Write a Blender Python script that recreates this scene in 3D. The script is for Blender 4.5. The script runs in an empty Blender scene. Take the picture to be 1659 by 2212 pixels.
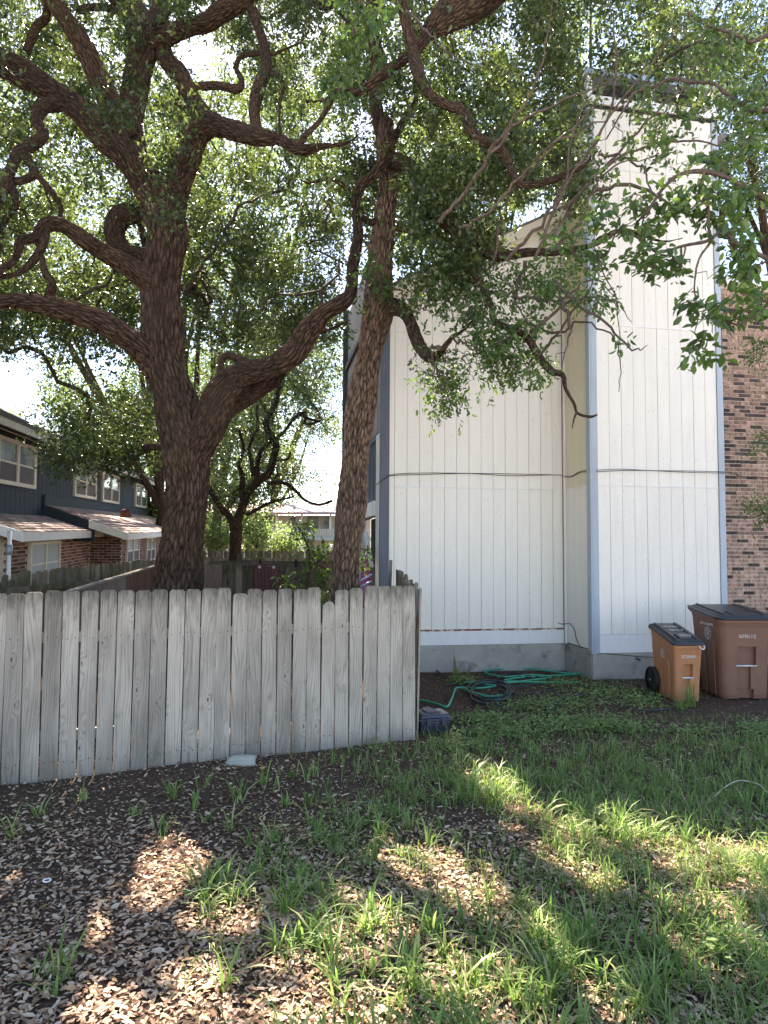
import bpy, bmesh, math, random
import numpy as np
from mathutils import Vector, Matrix
random.seed(7); rng = np.random.default_rng(7)
sc = bpy.context.scene
COL = sc.collection
# ------------------------------------------------------------------ camera
EYE = 1.85; FP = 1475.0; CX, CY = 829.5, 1106.0          # photo measured on a 1659 x 2212 grid
PITCH = math.radians(3.26); ROLL = math.radians(0.35)
_F = np.array([0, math.cos(PITCH), math.sin(PITCH)]); _R0 = np.array([1.0, 0, 0]); _U0 = np.array([0, -math.sin(PITCH), math.cos(PITCH)])
_R = _R0*math.cos(ROLL) + _U0*math.sin(ROLL); _U = -_R0*math.sin(ROLL) + _U0*math.cos(ROLL)
CAM = np.array([0, 0, EYE])
cd = bpy.data.cameras.new('camera'); cam = bpy.data.objects.new('camera', cd); COL.objects.link(cam)
cd.sensor_fit = 'VERTICAL'; cd.sensor_height = 36; cd.sensor_width = 27; cd.lens = 36*FP/2212; cd.clip_start = 0.05; cd.clip_end = 3000
cam.matrix_world = Matrix(((_R[0], _U[0], -_F[0], 0), (_R[1], _U[1], -_F[1], 0), (_R[2], _U[2], -_F[2], EYE), (0, 0, 0, 1)))
sc.camera = cam
# ------------------------------------------------------------------ light
SUN_AZ = math.radians(-13.0); SUN_EL = math.radians(46.0)     # azimuth from +Y, negative = left
S = np.array([math.sin(SUN_AZ)*math.cos(SUN_EL), math.cos(SUN_AZ)*math.cos(SUN_EL), math.sin(SUN_EL)])
w = bpy.data.worlds.new('World'); sc.world = w; w.use_nodes = True
nt = w.node_tree; nt.nodes.clear()
wo = nt.nodes.new('ShaderNodeOutputWorld'); bg = nt.nodes.new('ShaderNodeBackground'); sky = nt.nodes.new('ShaderNodeTexSky')
sky.sky_type = 'NISHITA'; sky.sun_disc = False; sky.sun_elevation = SUN_EL; sky.sun_rotation = SUN_AZ
sky.air_density = 1.0; sky.dust_density = 0.4; sky.ozone_density = 3.5; sky.altitude = 300
bg.inputs['Strength'].default_value = 0.08
nt.links.new(sky.outputs[0], bg.inputs[0]); nt.links.new(bg.outputs[0], wo.inputs[0])
sl = bpy.data.lights.new('sun', 'SUN'); sl.energy = 5.0; sl.angle = math.radians(0.53); sl.color = (1.0, 0.97, 0.92)
so = bpy.data.objects.new('sun', sl); COL.objects.link(so)
so.rotation_euler = Vector(-S).to_track_quat('-Z', 'Y').to_euler(); so.location = (0, 0, 30)
sc.view_settings.view_transform = 'Standard'; sc.view_settings.look = 'None'; sc.view_settings.gamma = 1; sc.view_settings.use_curve_mapping = False
sc.view_settings.exposure = 2.75
sc.view_settings.use_white_balance = True; sc.view_settings.white_balance_temperature = 7700; sc.view_settings.white_balance_tint = 16
sc.cycles.max_bounces = 7; sc.cycles.diffuse_bounces = 4; sc.cycles.glossy_bounces = 2; sc.cycles.transmission_bounces = 4; sc.cycles.transparent_max_bounces = 4
sc.cycles.sample_clamp_indirect = 6

# ------------------------------------------------------------------ pixel helpers (grid of the photo -> world)
def ray(px, py): return _F + (px-CX)/FP*_R + (CY-py)/FP*_U
def at(px, py, Y): r = ray(px, py); return CAM + r*(Y/r[1])
def gnd(px, py, z=0.0): r = ray(px, py); return CAM + r*((z-EYE)/r[2])
def proj(P):
    d = np.asarray(P, float) - CAM; f = d@_F; f = np.where(np.abs(f) < 1e-6, 1e-6, f)
    return CX + FP*(d@_R)/f, CY - FP*(d@_U)/f
def onplane(px, py, p0, n): r = ray(px, py); return CAM + r*(np.dot(np.asarray(p0)-CAM, n)/np.dot(r, n))

# ------------------------------------------------------------------ object helpers
def tag(o, label=None, cat=None, group=None, kind=None):
    if label: o['label'] = label
    if cat: o['category'] = cat
    if group: o['group'] = group
    if kind: o['kind'] = kind
    return o
def empty(name, loc=(0, 0, 0), rz=0, label=None, cat=None, group=None, kind=None):
    o = bpy.data.objects.new(name, None); COL.objects.link(o); o.location = Vector([float(v) for v in loc]); o.rotation_euler = (0, 0, rz)
    o.empty_display_size = 0.1
    return tag(o, label, cat, group, kind)
def link(name, me, mat=None, parent=None, smooth=False, kind=None, label=None):
    if mat is not None and len(me.materials) == 0: me.materials.append(mat)
    o = bpy.data.objects.new(name, me); COL.objects.link(o)
    if parent is not None: o.parent = parent
    if smooth and len(me.polygons): me.polygons.foreach_set('use_smooth', np.ones(len(me.polygons), bool))
    if kind: o['kind'] = kind
    if label: o['label'] = label
    return o
def np_mesh(name, V, F, attr=None, uv=None, dom='FACE'):
    """V (n,3); F (m,k) all faces with k corners, or list of such arrays"""
    Fs = F if isinstance(F, list) else [F]
    V = np.asarray(V, np.float32); me = bpy.data.meshes.new(name)
    idx = np.concatenate([f.ravel() for f in Fs]).astype(np.int32)
    tot = np.concatenate([np.full(len(f), f.shape[1], np.int32) for f in Fs])
    st = np.concatenate([[0], np.cumsum(tot)[:-1]]).astype(np.int32)
    me.vertices.add(len(V)); me.vertices.foreach_set('co', V.ravel())
    me.loops.add(len(idx)); me.loops.foreach_set('vertex_index', idx)
    me.polygons.add(len(tot)); me.polygons.foreach_set('loop_start', st); me.polygons.foreach_set('loop_total', tot)
    if attr is not None:
        for k, a in attr.items():
            at_ = me.attributes.new(k, 'FLOAT', dom); at_.data.foreach_set('value', np.asarray(a, np.float32).ravel())
    if uv is not None:
        ul = me.uv_layers.new(name='UVMap'); ul.data.foreach_set('uv', np.asarray(uv, np.float32)[idx].ravel())
    me.update(calc_edges=True); me.validate()
    return me
BOXF = np.array([[0,3,2,1],[4,5,6,7],[0,1,5,4],[1,2,6,5],[2,3,7,6],[3,0,4,7]])
def prism8(c): return np.array(c, float)
class MB:
    """collects boxes / faces / tubes into one mesh"""
    def __init__(s): s.v = []; s.f = []; s.n = 0
    def add(s, V, F):
        V = np.asarray(V, float); s.v.append(V)
        for f in F: s.f.append([int(i)+s.n for i in f])
        s.n += len(V); return s
    def box(s, x0, x1, y0, y1, z0, z1, M=None):
        V = np.array([[x0,y0,z0],[x1,y0,z0],[x1,y1,z0],[x0,y1,z0],[x0,y0,z1],[x1,y0,z1],[x1,y1,z1],[x0,y1,z1]], float)
        if M is not None: V = V@np.array(M)[:3,:3].T + np.array(M)[:3,3]
        return s.add(V, BOXF)
    def tube(s, pts, rad, seg=8, cap=True):
        V, F, _ = tube_arrays(np.asarray(pts, float), np.broadcast_to(np.asarray(rad, float), (len(pts),)), seg)
        s.add(V, F)
        if cap:
            n = len(V); base = s.n-n
            s.f.append([base+i for i in range(seg)][::-1]); s.f.append([base+n-seg+i for i in range(seg)])
        return s
    def mesh(s, name):
        me = bpy.data.meshes.new(name); me.from_pydata(np.concatenate(s.v).tolist(), [], s.f); me.update(); return me
    def build(s, name, mat, parent=None, smooth=False, kind=None, label=None, bevel=0):
        o = link(name, s.mesh(name), mat, parent, smooth, kind, label)
        if bevel:
            m = o.modifiers.new('bevel', 'BEVEL'); m.width = bevel; m.segments = 2; m.limit_method = 'ANGLE'
        return o
def tube_arrays(P, R, seg):
    n = len(P); T = np.gradient(P, axis=0); T /= np.linalg.norm(T, axis=1)[:, None]+1e-9
    a = np.cross(T[0], [0, 1, 0.03]); N = np.empty_like(P)
    v0 = np.array([0.01, 1, 0.02]) - T[0]*np.dot(T[0], [0.01, 1, 0.02])
    if np.linalg.norm(v0) < 0.05: v0 = np.cross(T[0], [1, 0, 0])
    N[0] = v0/np.linalg.norm(v0)
    for i in range(1, n):
        v = N[i-1]-T[i]*np.dot(N[i-1], T[i]); N[i] = v/(np.linalg.norm(v)+1e-9)
    B = np.cross(T, N); th = np.linspace(0, 2*np.pi, seg, endpoint=False)
    V = P[:, None, :] + R[:, None, None]*(np.cos(th)[None, :, None]*N[:, None, :] + np.sin(th)[None, :, None]*B[:, None, :])
    i = np.arange(n-1)[:, None]*seg; j = np.arange(seg)[None, :]; j2 = (j+1) % seg
    F = np.stack([i+j, i+j2, i+seg+j2, i+seg+j], -1).reshape(-1, 4)
    return V.reshape(-1, 3), F, (N, B, th)
def catmull(P, n_per):
    P = np.asarray(P, float); out = []
    E = np.vstack([2*P[0]-P[1], P, 2*P[-1]-P[-2]])
    for i in range(1, len(E)-2):
        p0, p1, p2, p3 = E[i-1], E[i], E[i+1], E[i+2]
        k = n_per if np.isscalar(n_per) else n_per[i-1]
        t = np.linspace(0, 1, k, endpoint=False)[:, None]
        out.append(0.5*((2*p1)+(-p0+p2)*t+(2*p0-5*p1+4*p2-p3)*t**2+(-p0+3*p1-3*p2+p3)*t**3))
    out.append(P[-1:]); return np.vstack(out)
def _hash(i, j, k, s):
    h = (i*374761393 + j*668265263 + k*2147483647 + s*144269504) & 0xFFFFFFFF
    h = ((h ^ (h >> 13))*1274126177) & 0xFFFFFFFF; h = h ^ (h >> 16)
    return (h & 0xFFFFFF)/float(0xFFFFFF)
def vnoise(p, s=0):
    p = np.asarray(p, float); f = np.floor(p).astype(np.int64); t = p-f; t = t*t*(3-2*t)
    r = 0
    for a in (0, 1):
        for b in (0, 1):
            for c in (0, 1):
                wgt = (t[..., 0] if a else 1-t[..., 0])*(t[..., 1] if b else 1-t[..., 1])*(t[..., 2] if c else 1-t[..., 2])
                r = r + wgt*_hash(f[..., 0]+a, f[..., 1]+b, f[..., 2]+c, s)
    return r

def vedge(p, s=0):
    """distance between nearest and second nearest cell point"""
    p = np.asarray(p, np.float64); f = np.floor(p).astype(np.int64); t = p-f
    d1 = np.full(p.shape[:-1], 9.0); d2 = d1.copy()
    for a in (-1, 0, 1):
        for b in (-1, 0, 1):
            for c in (-1, 0, 1):
                i, j, k = f[..., 0]+a, f[..., 1]+b, f[..., 2]+c
                q = (t[..., 0]-a-_hash(i, j, k, s))**2+(t[..., 1]-b-_hash(i, j, k, s+7))**2+(t[..., 2]-c-_hash(i, j, k, s+13))**2
                m = q < d1; d2 = np.where(m, d1, np.minimum(d2, q)); d1 = np.where(m, q, d1)
    return np.sqrt(d2)-np.sqrt(d1)

# ------------------------------------------------------------------ materials
MATS = {}
def nmat(name):
    m = bpy.data.materials.new(name); m.use_nodes = True; MATS[name] = m
    t = m.node_tree; b = t.nodes['Principled BSDF']; return m, t, b
def N(t, typ, **kw):
    n = t.nodes.new(typ)
    for k, v in kw.items():
        if k in n.inputs.keys(): n.inputs[k].default_value = v
        else: setattr(n, k, v)
    return n
def ramp(t, fac, stops, interp='LINEAR'):
    r = t.nodes.new('ShaderNodeValToRGB'); r.color_ramp.interpolation = interp
    e = r.color_ramp.elements
    while len(e) > 1: e.remove(e[-1])
    e[0].position = stops[0][0]; e[0].color = (*stops[0][1], 1)
    for p, c in stops[1:]: q = e.new(p); q.color = (*c, 1)
    t.links.new(fac, r.inputs[0]); return r.outputs[0]
def mixc(t, fac, a, b, mode='MIX'):
    m = t.nodes.new('ShaderNodeMix'); m.data_type = 'RGBA'; m.blend_type = mode
    for i, v in ((0, fac), (6, a), (7, b)):
        if isinstance(v, bpy.types.NodeSocket): t.links.new(v, m.inputs[i])
        elif i == 0: m.inputs[0].default_value = v
        else: m.inputs[i].default_value = (*v, 1)
    return m.outputs[2]
def coords(t, kind='Object', scale=(1, 1, 1), rnd=0.0):
    tc = t.nodes.new('ShaderNodeTexCoord'); mp = t.nodes.new('ShaderNodeMapping'); mp.inputs['Scale'].default_value = scale
    t.links.new(tc.outputs[kind], mp.inputs[0])
    if rnd:
        oi = t.nodes.new('ShaderNodeObjectInfo'); ml = t.nodes.new('ShaderNodeMath'); ml.operation = 'MULTIPLY'; ml.inputs[1].default_value = rnd
        t.links.new(oi.outputs['Random'], ml.inputs[0]); t.links.new(ml.outputs[0], mp.inputs['Location'])
    return mp.outputs[0]
def noise(t, vec, scale, detail=4, rough=0.6, dist=0):
    n = N(t, 'ShaderNodeTexNoise'); n.inputs['Scale'].default_value = scale; n.inputs['Detail'].default_value = detail
    n.inputs['Roughness'].default_value = rough; n.inputs['Distortion'].default_value = dist
    t.links.new(vec, n.inputs['Vector']); return n.outputs[0]
def bump(t, b, h, strength=0.4, dist=0.01):
    n = N(t, 'ShaderNodeBump'); n.inputs['Strength'].default_value = strength; n.inputs['Distance'].default_value = dist
    t.links.new(h, n.inputs['Height']); t.links.new(n.outputs[0], b.inputs['Normal'])
def math2(t, op, a, b=None):
    m = t.nodes.new('ShaderNodeMath'); m.operation = op
    for i, v in ((0, a), (1, b)):
        if v is None: continue
        if isinstance(v, bpy.types.NodeSocket): t.links.new(v, m.inputs[i])
        else: m.inputs[i].default_value = v
    return m.outputs[0]
def paint(name, c, rough=0.6, var=0.12, scale=3, dirt=None, dscale=6, bumpy=0.1, metallic=0, dlo=0.62, dhi=0.75, stretch=(1, 1, 1), rnd=3.0, spec=0.5):
    m, t, b = nmat(name); v = coords(t, 'Object', stretch, rnd)
    n = noise(t, v, scale, 5)
    c = np.array(c, float)
    col = ramp(t, n, [(0.3, tuple(c*(1-var))), (0.7, tuple(np.minimum(c*(1+var), 1)))])
    if dirt is not None:
        n2 = noise(t, v, dscale, 6, 0.7, 0.4)
        f = ramp(t, n2, [(dlo, (0, 0, 0)), (dhi, (1, 1, 1))])
        col = mixc(t, f, col, dirt)
    oi = t.nodes.new('ShaderNodeObjectInfo'); mr = t.nodes.new('ShaderNodeMapRange'); mr.inputs[3].default_value = 1-var*0.6; mr.inputs[4].default_value = 1+var*0.4
    t.links.new(oi.outputs['Random'], mr.inputs[0])
    hs = t.nodes.new('ShaderNodeHueSaturation'); t.links.new(mr.outputs[0], hs.inputs['Value']); t.links.new(col, hs.inputs['Color'])
    t.links.new(hs.outputs[0], b.inputs['Base Color']); b.inputs['Roughness'].default_value = rough; b.inputs['Metallic'].default_value = metallic
    b.inputs['Specular IOR Level'].default_value = spec
    if bumpy: bump(t, b, noise(t, v, scale*12, 6, 0.7), bumpy, 0.01)
    return m
def siding_mat(name, c, rnd=5.0, worn=(0.30, 0.27, 0.22)):
    m, t, b = nmat(name)
    v = coords(t, 'Object', (1, 1, 0.12), rnd); n = noise(t, v, 9, 5, 0.65)
    v2 = coords(t, 'Object', (1, 1, 1), rnd); n2 = noise(t, v2, 0.9, 4)
    col = ramp(t, n, [(0.25, tuple(np.array(c)*0.93)), (0.75, tuple(np.minimum(np.array(c)*1.03, 1)))])
    col = mixc(t, math2(t, 'MULTIPLY', n2, 0.16), col, tuple(np.array(c)*0.8))
    f = ramp(t, noise(t, coords(t, 'Object', (3, 3, 0.7), rnd), 26, 3, 0.6), [(0.665, (0, 0, 0)), (0.71, (1, 1, 1))])
    col = mixc(t, math2(t, 'MULTIPLY', f, 0.8), col, worn)
    t.links.new(col, b.inputs['Base Color']); b.inputs['Roughness'].default_value = 0.62; b.inputs['Specular IOR Level'].default_value = 0.25
    bump(t, b, noise(t, coords(t, 'Object', (1, 1, 0.06), rnd), 120, 3), 0.12, 0.004)
    b.inputs['Roughness'].default_value = 0.7
    return m
def wood_mat(name, light, dark, moss=None, k=1.0, mosshi=0.66, top=None):
    """weathered board: grain runs along local Z, knots push the grain aside"""
    m, t, b = nmat(name)
    v = coords(t, 'Object', (1, 1, 1), 37.0)
    sep = t.nodes.new('ShaderNodeSeparateXYZ'); t.links.new(v, sep.inputs[0])
    kn = N(t, 'ShaderNodeTexVoronoi'); kn.inputs['Scale'].default_value = 1.0
    mp = t.nodes.new('ShaderNodeMapping'); mp.inputs['Scale'].default_value = (8, 0.0, 3.0); t.links.new(v, mp.inputs[0]); t.links.new(mp.outputs[0], kn.inputs['Vector'])
    kd = kn.outputs['Distance']
    fall = ramp(t, kd, [(0.0, (1, 1, 1)), (0.12, (0.5,)*3), (0.34, (0,)*3)])
    longn = noise(t, coords(t, 'Object', (3.5, 3.5, 0.32), 37.0), 2.0, 2, 0.45)
    ph = math2(t, 'ADD', math2(t, 'MULTIPLY', sep.outputs[0], 150.0), math2(t, 'MULTIPLY', longn, 34.0))
    ph = math2(t, 'ADD', ph, math2(t, 'MULTIPLY', fall, 10.0))
    rings = math2(t, 'ABSOLUTE', math2(t, 'SINE', ph))
    fine = noise(t, coords(t, 'Object', (1, 1, 0.02), 37.0), 240, 3, 0.6)
    g = math2(t, 'ADD', math2(t, 'MULTIPLY', rings, 0.40), math2(t, 'MULTIPLY', fine, 0.72))
    col = ramp(t, g, [(0.18, tuple(np.array(dark)*1.0)), (0.42, tuple((np.array(dark)+np.array(light)*2)/3)), (0.85, light)])
    big = noise(t, coords(t, 'Object', (3, 3, 0.7), 37.0), 1.7, 3)
    col = mixc(t, ramp(t, big, [(0.42, (0, 0, 0)), (0.75, (0.55,)*3)]), col, tuple(np.array(dark)*1.15))
    spot = ramp(t, kd, [(0.035, (1, 1, 1)), (0.075, (0, 0, 0))])
    col = mixc(t, math2(t, 'MULTIPLY', spot, 0.85), col, tuple(np.array(dark)*0.3))
    if moss is not None:
        mn = noise(t, coords(t, 'Object', (1, 1, 0.5), 37.0), 5, 5, 0.7)
        col = mixc(t, ramp(t, mn, [(mosshi-0.16, (0, 0, 0)), (mosshi, (0.8,)*3)]), col, moss)
    if top:   # rain-blackened picket heads
        tc_ = t.nodes.new('ShaderNodeTexCoord'); sp_ = t.nodes.new('ShaderNodeSeparateXYZ'); t.links.new(tc_.outputs['Object'], sp_.inputs[0])
        tn = noise(t, coords(t, 'Object', (1, 1, 0.25), 37.0), 30, 4, 0.6)
        zz = math2(t, 'ADD', sp_.outputs[2], math2(t, 'MULTIPLY', math2(t, 'SUBTRACT', tn, 0.5), 0.45))
        mr_ = t.nodes.new('ShaderNodeMapRange'); mr_.inputs[1].default_value = top; mr_.inputs[2].default_value = top+0.22; t.links.new(zz, mr_.inputs[0])
        col = mixc(t, math2(t, 'MULTIPLY', mr_.outputs[0], 0.8), col, (0.07, 0.068, 0.05))
        mr_ = t.nodes.new('ShaderNodeMapRange'); mr_.inputs[1].default_value = 0.30; mr_.inputs[2].default_value = 0.03; t.links.new(zz, mr_.inputs[0])
        col = mixc(t, math2(t, 'MULTIPLY', mr_.outputs[0], 0.45), col, (0.16, 0.14, 0.10))
    oi = t.nodes.new('ShaderNodeObjectInfo'); mr = t.nodes.new('ShaderNodeMapRange'); mr.inputs[3].default_value = 0.72; mr.inputs[4].default_value = 1.12
    t.links.new(oi.outputs['Random'], mr.inputs[0])
    hs = t.nodes.new('ShaderNodeHueSaturation'); t.links.new(mr.outputs[0], hs.inputs['Value']); t.links.new(col, hs.inputs['Color'])
    t.links.new(hs.outputs[0], b.inputs['Base Color']); b.inputs['Roughness'].default_value = 0.85; b.inputs['Specular IOR Level'].default_value = 0.2
    bump(t, b, g, 0.5, 0.004)
    return m
def bark_mat(name, hi, lo):
    m, t, b = nmat(name)
    a = N(t, 'ShaderNodeAttribute', attribute_name='ridge')
    uv = coords(t, 'UV', (1, 1, 1))
    wn = N(t, 'ShaderNodeTexNoise'); wn.inputs['Scale'].default_value = 9; t.links.new(uv, wn.inputs['Vector'])
    add = t.nodes.new('ShaderNodeMix'); add.data_type = 'RGBA'; add.blend_type = 'ADD'; add.inputs[0].default_value = 0.05; t.links.new(uv, add.inputs[6]); t.links.new(wn.outputs['Color'], add.inputs[7])
    mp = t.nodes.new('ShaderNodeMapping'); mp.inputs['Scale'].default_value = (48, 11, 1); t.links.new(add.outputs[2], mp.inputs[0])
    vo = N(t, 'ShaderNodeTexVoronoi', feature='DISTANCE_TO_EDGE'); vo.voronoi_dimensions = '2D'; vo.inputs['Scale'].default_value = 1; t.links.new(mp.outputs[0], vo.inputs['Vector'])
    crack = ramp(t, vo.outputs['Distance'], [(0.0, (0, 0, 0)), (0.16, (1, 1, 1))])
    n2 = noise(t, coords(t, 'UV', (110, 40, 1)), 1.0, 4, 0.7)
    h = math2(t, 'ADD', math2(t, 'MULTIPLY', a.outputs['Fac'], 0.62), math2(t, 'MULTIPLY', crack, 0.22))
    h = math2(t, 'ADD', h, math2(t, 'MULTIPLY', n2, 0.28))
    col = ramp(t, h, [(0.28, lo), (0.55, tuple((np.array(hi)*0.8+np.array(lo))/1.7)), (0.85, hi), (1.0, tuple(np.array(hi)*1.25))])
    big = noise(t, coords(t, 'Object', (1, 1, 1)), 1.6, 4)
    col = mixc(t, ramp(t, big, [(0.5, (0, 0, 0)), (0.75, (0.5,)*3)]), col, tuple(np.array(hi)*np.array([0.75, 0.85, 0.8])))
    t.links.new(col, b.inputs['Base Color']); b.inputs['Roughness'].default_value = 0.9; b.inputs['Specular IOR Level'].default_value = 0.15
    bump(t, b, h, 0.9, 0.02)
    return m
def leaf_mat(name, cols, trans, tfac=0.4, rough=0.5, spec=0.35):
    m, t, b = nmat(name)
    a = N(t, 'ShaderNodeAttribute', attribute_name='rnd')
    col = ramp(t, a.outputs['Fac'], [(i/(len(cols)-1), c) for i, c in enumerate(cols)])
    t.links.new(col, b.inputs['Base Color']); b.inputs['Roughness'].default_value = rough; b.inputs['Specular IOR Level'].default_value = spec
    tr = t.nodes.new('ShaderNodeBsdfTranslucent'); tcol = mixc(t, 0.55, col, trans); t.links.new(tcol, tr.inputs[0])
    mx = t.nodes.new('ShaderNodeMixShader'); mx.inputs[0].default_value = tfac
    t.links.new(b.outputs[0], mx.inputs[1]); t.links.new(tr.outputs[0], mx.inputs[2])
    t.links.new(mx.outputs[0], t.nodes['Material Output'].inputs[0])
    return m
def objleaf_mat(name, cols, trans, tfac=0.35):
    m = leaf_mat(name, cols, trans, tfac, 0.38, 0.5); t = m.node_tree
    oi = t.nodes.new('ShaderNodeObjectInfo')
    for n in t.nodes:
        if n.type == 'VALTORGB': t.links.new(oi.outputs['Random'], n.inputs[0])
    return m

M_white = siding_mat('white_siding', (0.82, 0.775, 0.70))
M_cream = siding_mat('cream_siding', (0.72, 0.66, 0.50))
M_yellowbounce = siding_mat('yellow_bounce_siding', (0.68, 0.61, 0.42))  # sunlit bounce on the return wall, put into the board colour as yellow
M_taupe = siding_mat('taupe_siding', (0.36, 0.30, 0.27))
M_groove = paint('groove_backing', (0.20, 0.18, 0.16), 0.9, 0.2, 8, bumpy=0)
M_bluetrim = paint('blue_grey_trim', (0.36, 0.41, 0.47), 0.6, 0.12, 5, (0.19, 0.20, 0.22), 14, 0.2, stretch=(1, 1, 0.2))
M_slate = paint('slate_trim', (0.085, 0.095, 0.125), 0.6, 0.15, 5, (0.16, 0.16, 0.17), 12, 0.2, stretch=(1, 1, 0.2))
M_brownstrip = paint('brown_strip', (0.33, 0.22, 0.17), 0.7, 0.2, 6, (0.12, 0.06, 0.04), 12, 0.2, stretch=(1, 1, 0.2))
M_rust = paint('rust', (0.22, 0.07, 0.03), 0.85, 0.4, 20, (0.6, 0.5, 0.42), 9, 0.3, dlo=0.5, dhi=0.55, stretch=(1, 1, 1))
M_concrete = paint('concrete', (0.34, 0.32, 0.29), 0.85, 0.2, 2.5, (0.14, 0.13, 0.11), 3.5, 0.5, dlo=0.55, dhi=0.72, spec=0.2)
M_skirt = siding_mat('skirt_board', (0.78, 0.77, 0.76))
M_mortar = paint('mortar', (0.60, 0.52, 0.45), 0.9, 0.15, 10, bumpy=0.3, spec=0.1)
M_brick = paint('mixed_brick', (0.32, 0.20, 0.155), 0.85, 0.55, 14, (0.50, 0.38, 0.29), 30, 0.5, dlo=0.54, dhi=0.62, stretch=(1, 1, 0.5), rnd=60, spec=0.1)
M_brickdark = paint('dark_brick', (0.075, 0.055, 0.05), 0.8, 0.4, 14, (0.16, 0.11, 0.09), 20, 0.5, rnd=60, spec=0.2)
M_brickred = paint('red_brick', (0.26, 0.135, 0.11), 0.85, 0.45, 12, (0.34, 0.2, 0.15), 18, 0.4, rnd=60, spec=0.1)
M_brickred2 = paint('dark_red_brick', (0.13, 0.062, 0.05), 0.85, 0.45, 12, (0.26, 0.15, 0.12), 18, 0.4, rnd=60, spec=0.1)
M_roof = paint('roof_shingle_grey', (0.16, 0.15, 0.145), 0.9, 0.3, 20, bumpy=0.5, spec=0.1)
M_shingle = paint('roof_shingle_red', (0.40, 0.31, 0.285), 0.9, 0.4, 9, (0.22, 0.165, 0.155), 8, 0.5, dlo=0.5, dhi=0.62, rnd=40, spec=0.1)
M_darkblue = siding_mat('dark_blue_siding', (0.028, 0.044, 0.062), worn=(0.09, 0.1, 0.11))
M_creamtrim = paint('cream_trim', (0.66, 0.61, 0.51), 0.6, 0.1, 4, (0.42, 0.33, 0.28), 8, 0.1)
M_whitetrim = paint('white_trim', (0.74, 0.74, 0.73), 0.6, 0.08, 4, (0.45, 0.42, 0.38), 9, 0.1)
M_metalcap = paint('metal_cap', (0.30, 0.36, 0.42), 0.45, 0.1, 4, metallic=0.3, bumpy=0.05)
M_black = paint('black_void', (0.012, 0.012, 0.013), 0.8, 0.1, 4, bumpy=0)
M_cable = paint('black_cable', (0.02, 0.02, 0.022), 0.5, 0.1, 10, bumpy=0)
M_fence = wood_mat('weathered_fence', (0.50, 0.445, 0.375), (0.11, 0.085, 0.066), (0.20, 0.195, 0.13), mosshi=0.76, top=1.36)
M_oldfence = wood_mat('mossy_old_fence', (0.29, 0.25, 0.195), (0.06, 0.05, 0.038), (0.085, 0.095, 0.045), mosshi=0.58)
M_mossfence = wood_mat('green_mossy_fence', (0.38, 0.33, 0.26), (0.07, 0.06, 0.05), (0.12, 0.13, 0.07), mosshi=0.55)
M_redwood = wood_mat('reddish_board', (0.19, 0.10, 0.07), (0.06, 0.03, 0.02))
M_ply = wood_mat('stained_plywood', (0.30, 0.225, 0.19), (0.07, 0.045, 0.035))
M_maroon = paint('maroon_paint', (0.13, 0.035, 0.04), 0.55, 0.25, 5, (0.07, 0.03, 0.03), 9, 0.1)
M_bark = bark_mat('oak_bark', (0.100, 0.063, 0.043), (0.012, 0.008, 0.006))
M_bark2 = bark_mat('oak_bark_light', (0.20, 0.130, 0.090), (0.020, 0.013, 0.010))
M_twig = paint('twig_bark', (0.060, 0.046, 0.038), 0.9, 0.3, 20, bumpy=0, spec=0.1)
M_twig2 = paint('twig_bark_near', (0.105, 0.078, 0.064), 0.9, 0.45, 30, (0.24, 0.22, 0.19), 30, 0.4, spec=0.1)
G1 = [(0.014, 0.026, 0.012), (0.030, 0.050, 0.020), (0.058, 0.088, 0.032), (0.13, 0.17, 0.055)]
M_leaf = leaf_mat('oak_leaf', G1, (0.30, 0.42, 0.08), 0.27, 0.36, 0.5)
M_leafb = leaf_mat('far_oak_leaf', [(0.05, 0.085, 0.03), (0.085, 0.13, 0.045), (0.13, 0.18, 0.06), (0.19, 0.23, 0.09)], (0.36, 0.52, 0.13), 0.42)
M_leafn = leaf_mat('near_oak_leaf', [(0.025, 0.055, 0.022), (0.045, 0.085, 0.030), (0.07, 0.12, 0.035), (0.12, 0.19, 0.05)], (0.28, 0.48, 0.06), 0.35, 0.4, 0.45)
M_leafo = objleaf_mat('near_oak_leaf_single', [(0.025, 0.055, 0.022), (0.045, 0.085, 0.030), (0.065, 0.115, 0.035), (0.13, 0.21, 0.05)], (0.28, 0.48, 0.06))
M_grass = leaf_mat('grass_blade', [(0.075, 0.145, 0.038), (0.13, 0.22, 0.055), (0.19, 0.30, 0.07), (0.42, 0.38, 0.19)], (0.30, 0.55, 0.10), 0.35, 0.5, 0.3)
M_clover = leaf_mat('ground_cover_leaf', [(0.11, 0.18, 0.055), (0.17, 0.26, 0.08), (0.25, 0.34, 0.115)], (0.28, 0.5, 0.1), 0.3)
M_litter = leaf_mat('dry_leaf', [(0.16, 0.085, 0.048), (0.35, 0.215, 0.135), (0.51, 0.36, 0.24), (0.64, 0.49, 0.35), (0.55, 0.30, 0.14)], (0.4, 0.28, 0.18), 0.12, 0.7, 0.2)
M_mulch = leaf_mat('mulch_chip', [(0.055, 0.032, 0.022), (0.125, 0.074, 0.050), (0.22, 0.14, 0.095), (0.42, 0.30, 0.21)], (0.2, 0.12, 0.08), 0.03, 0.85, 0.1)

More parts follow.
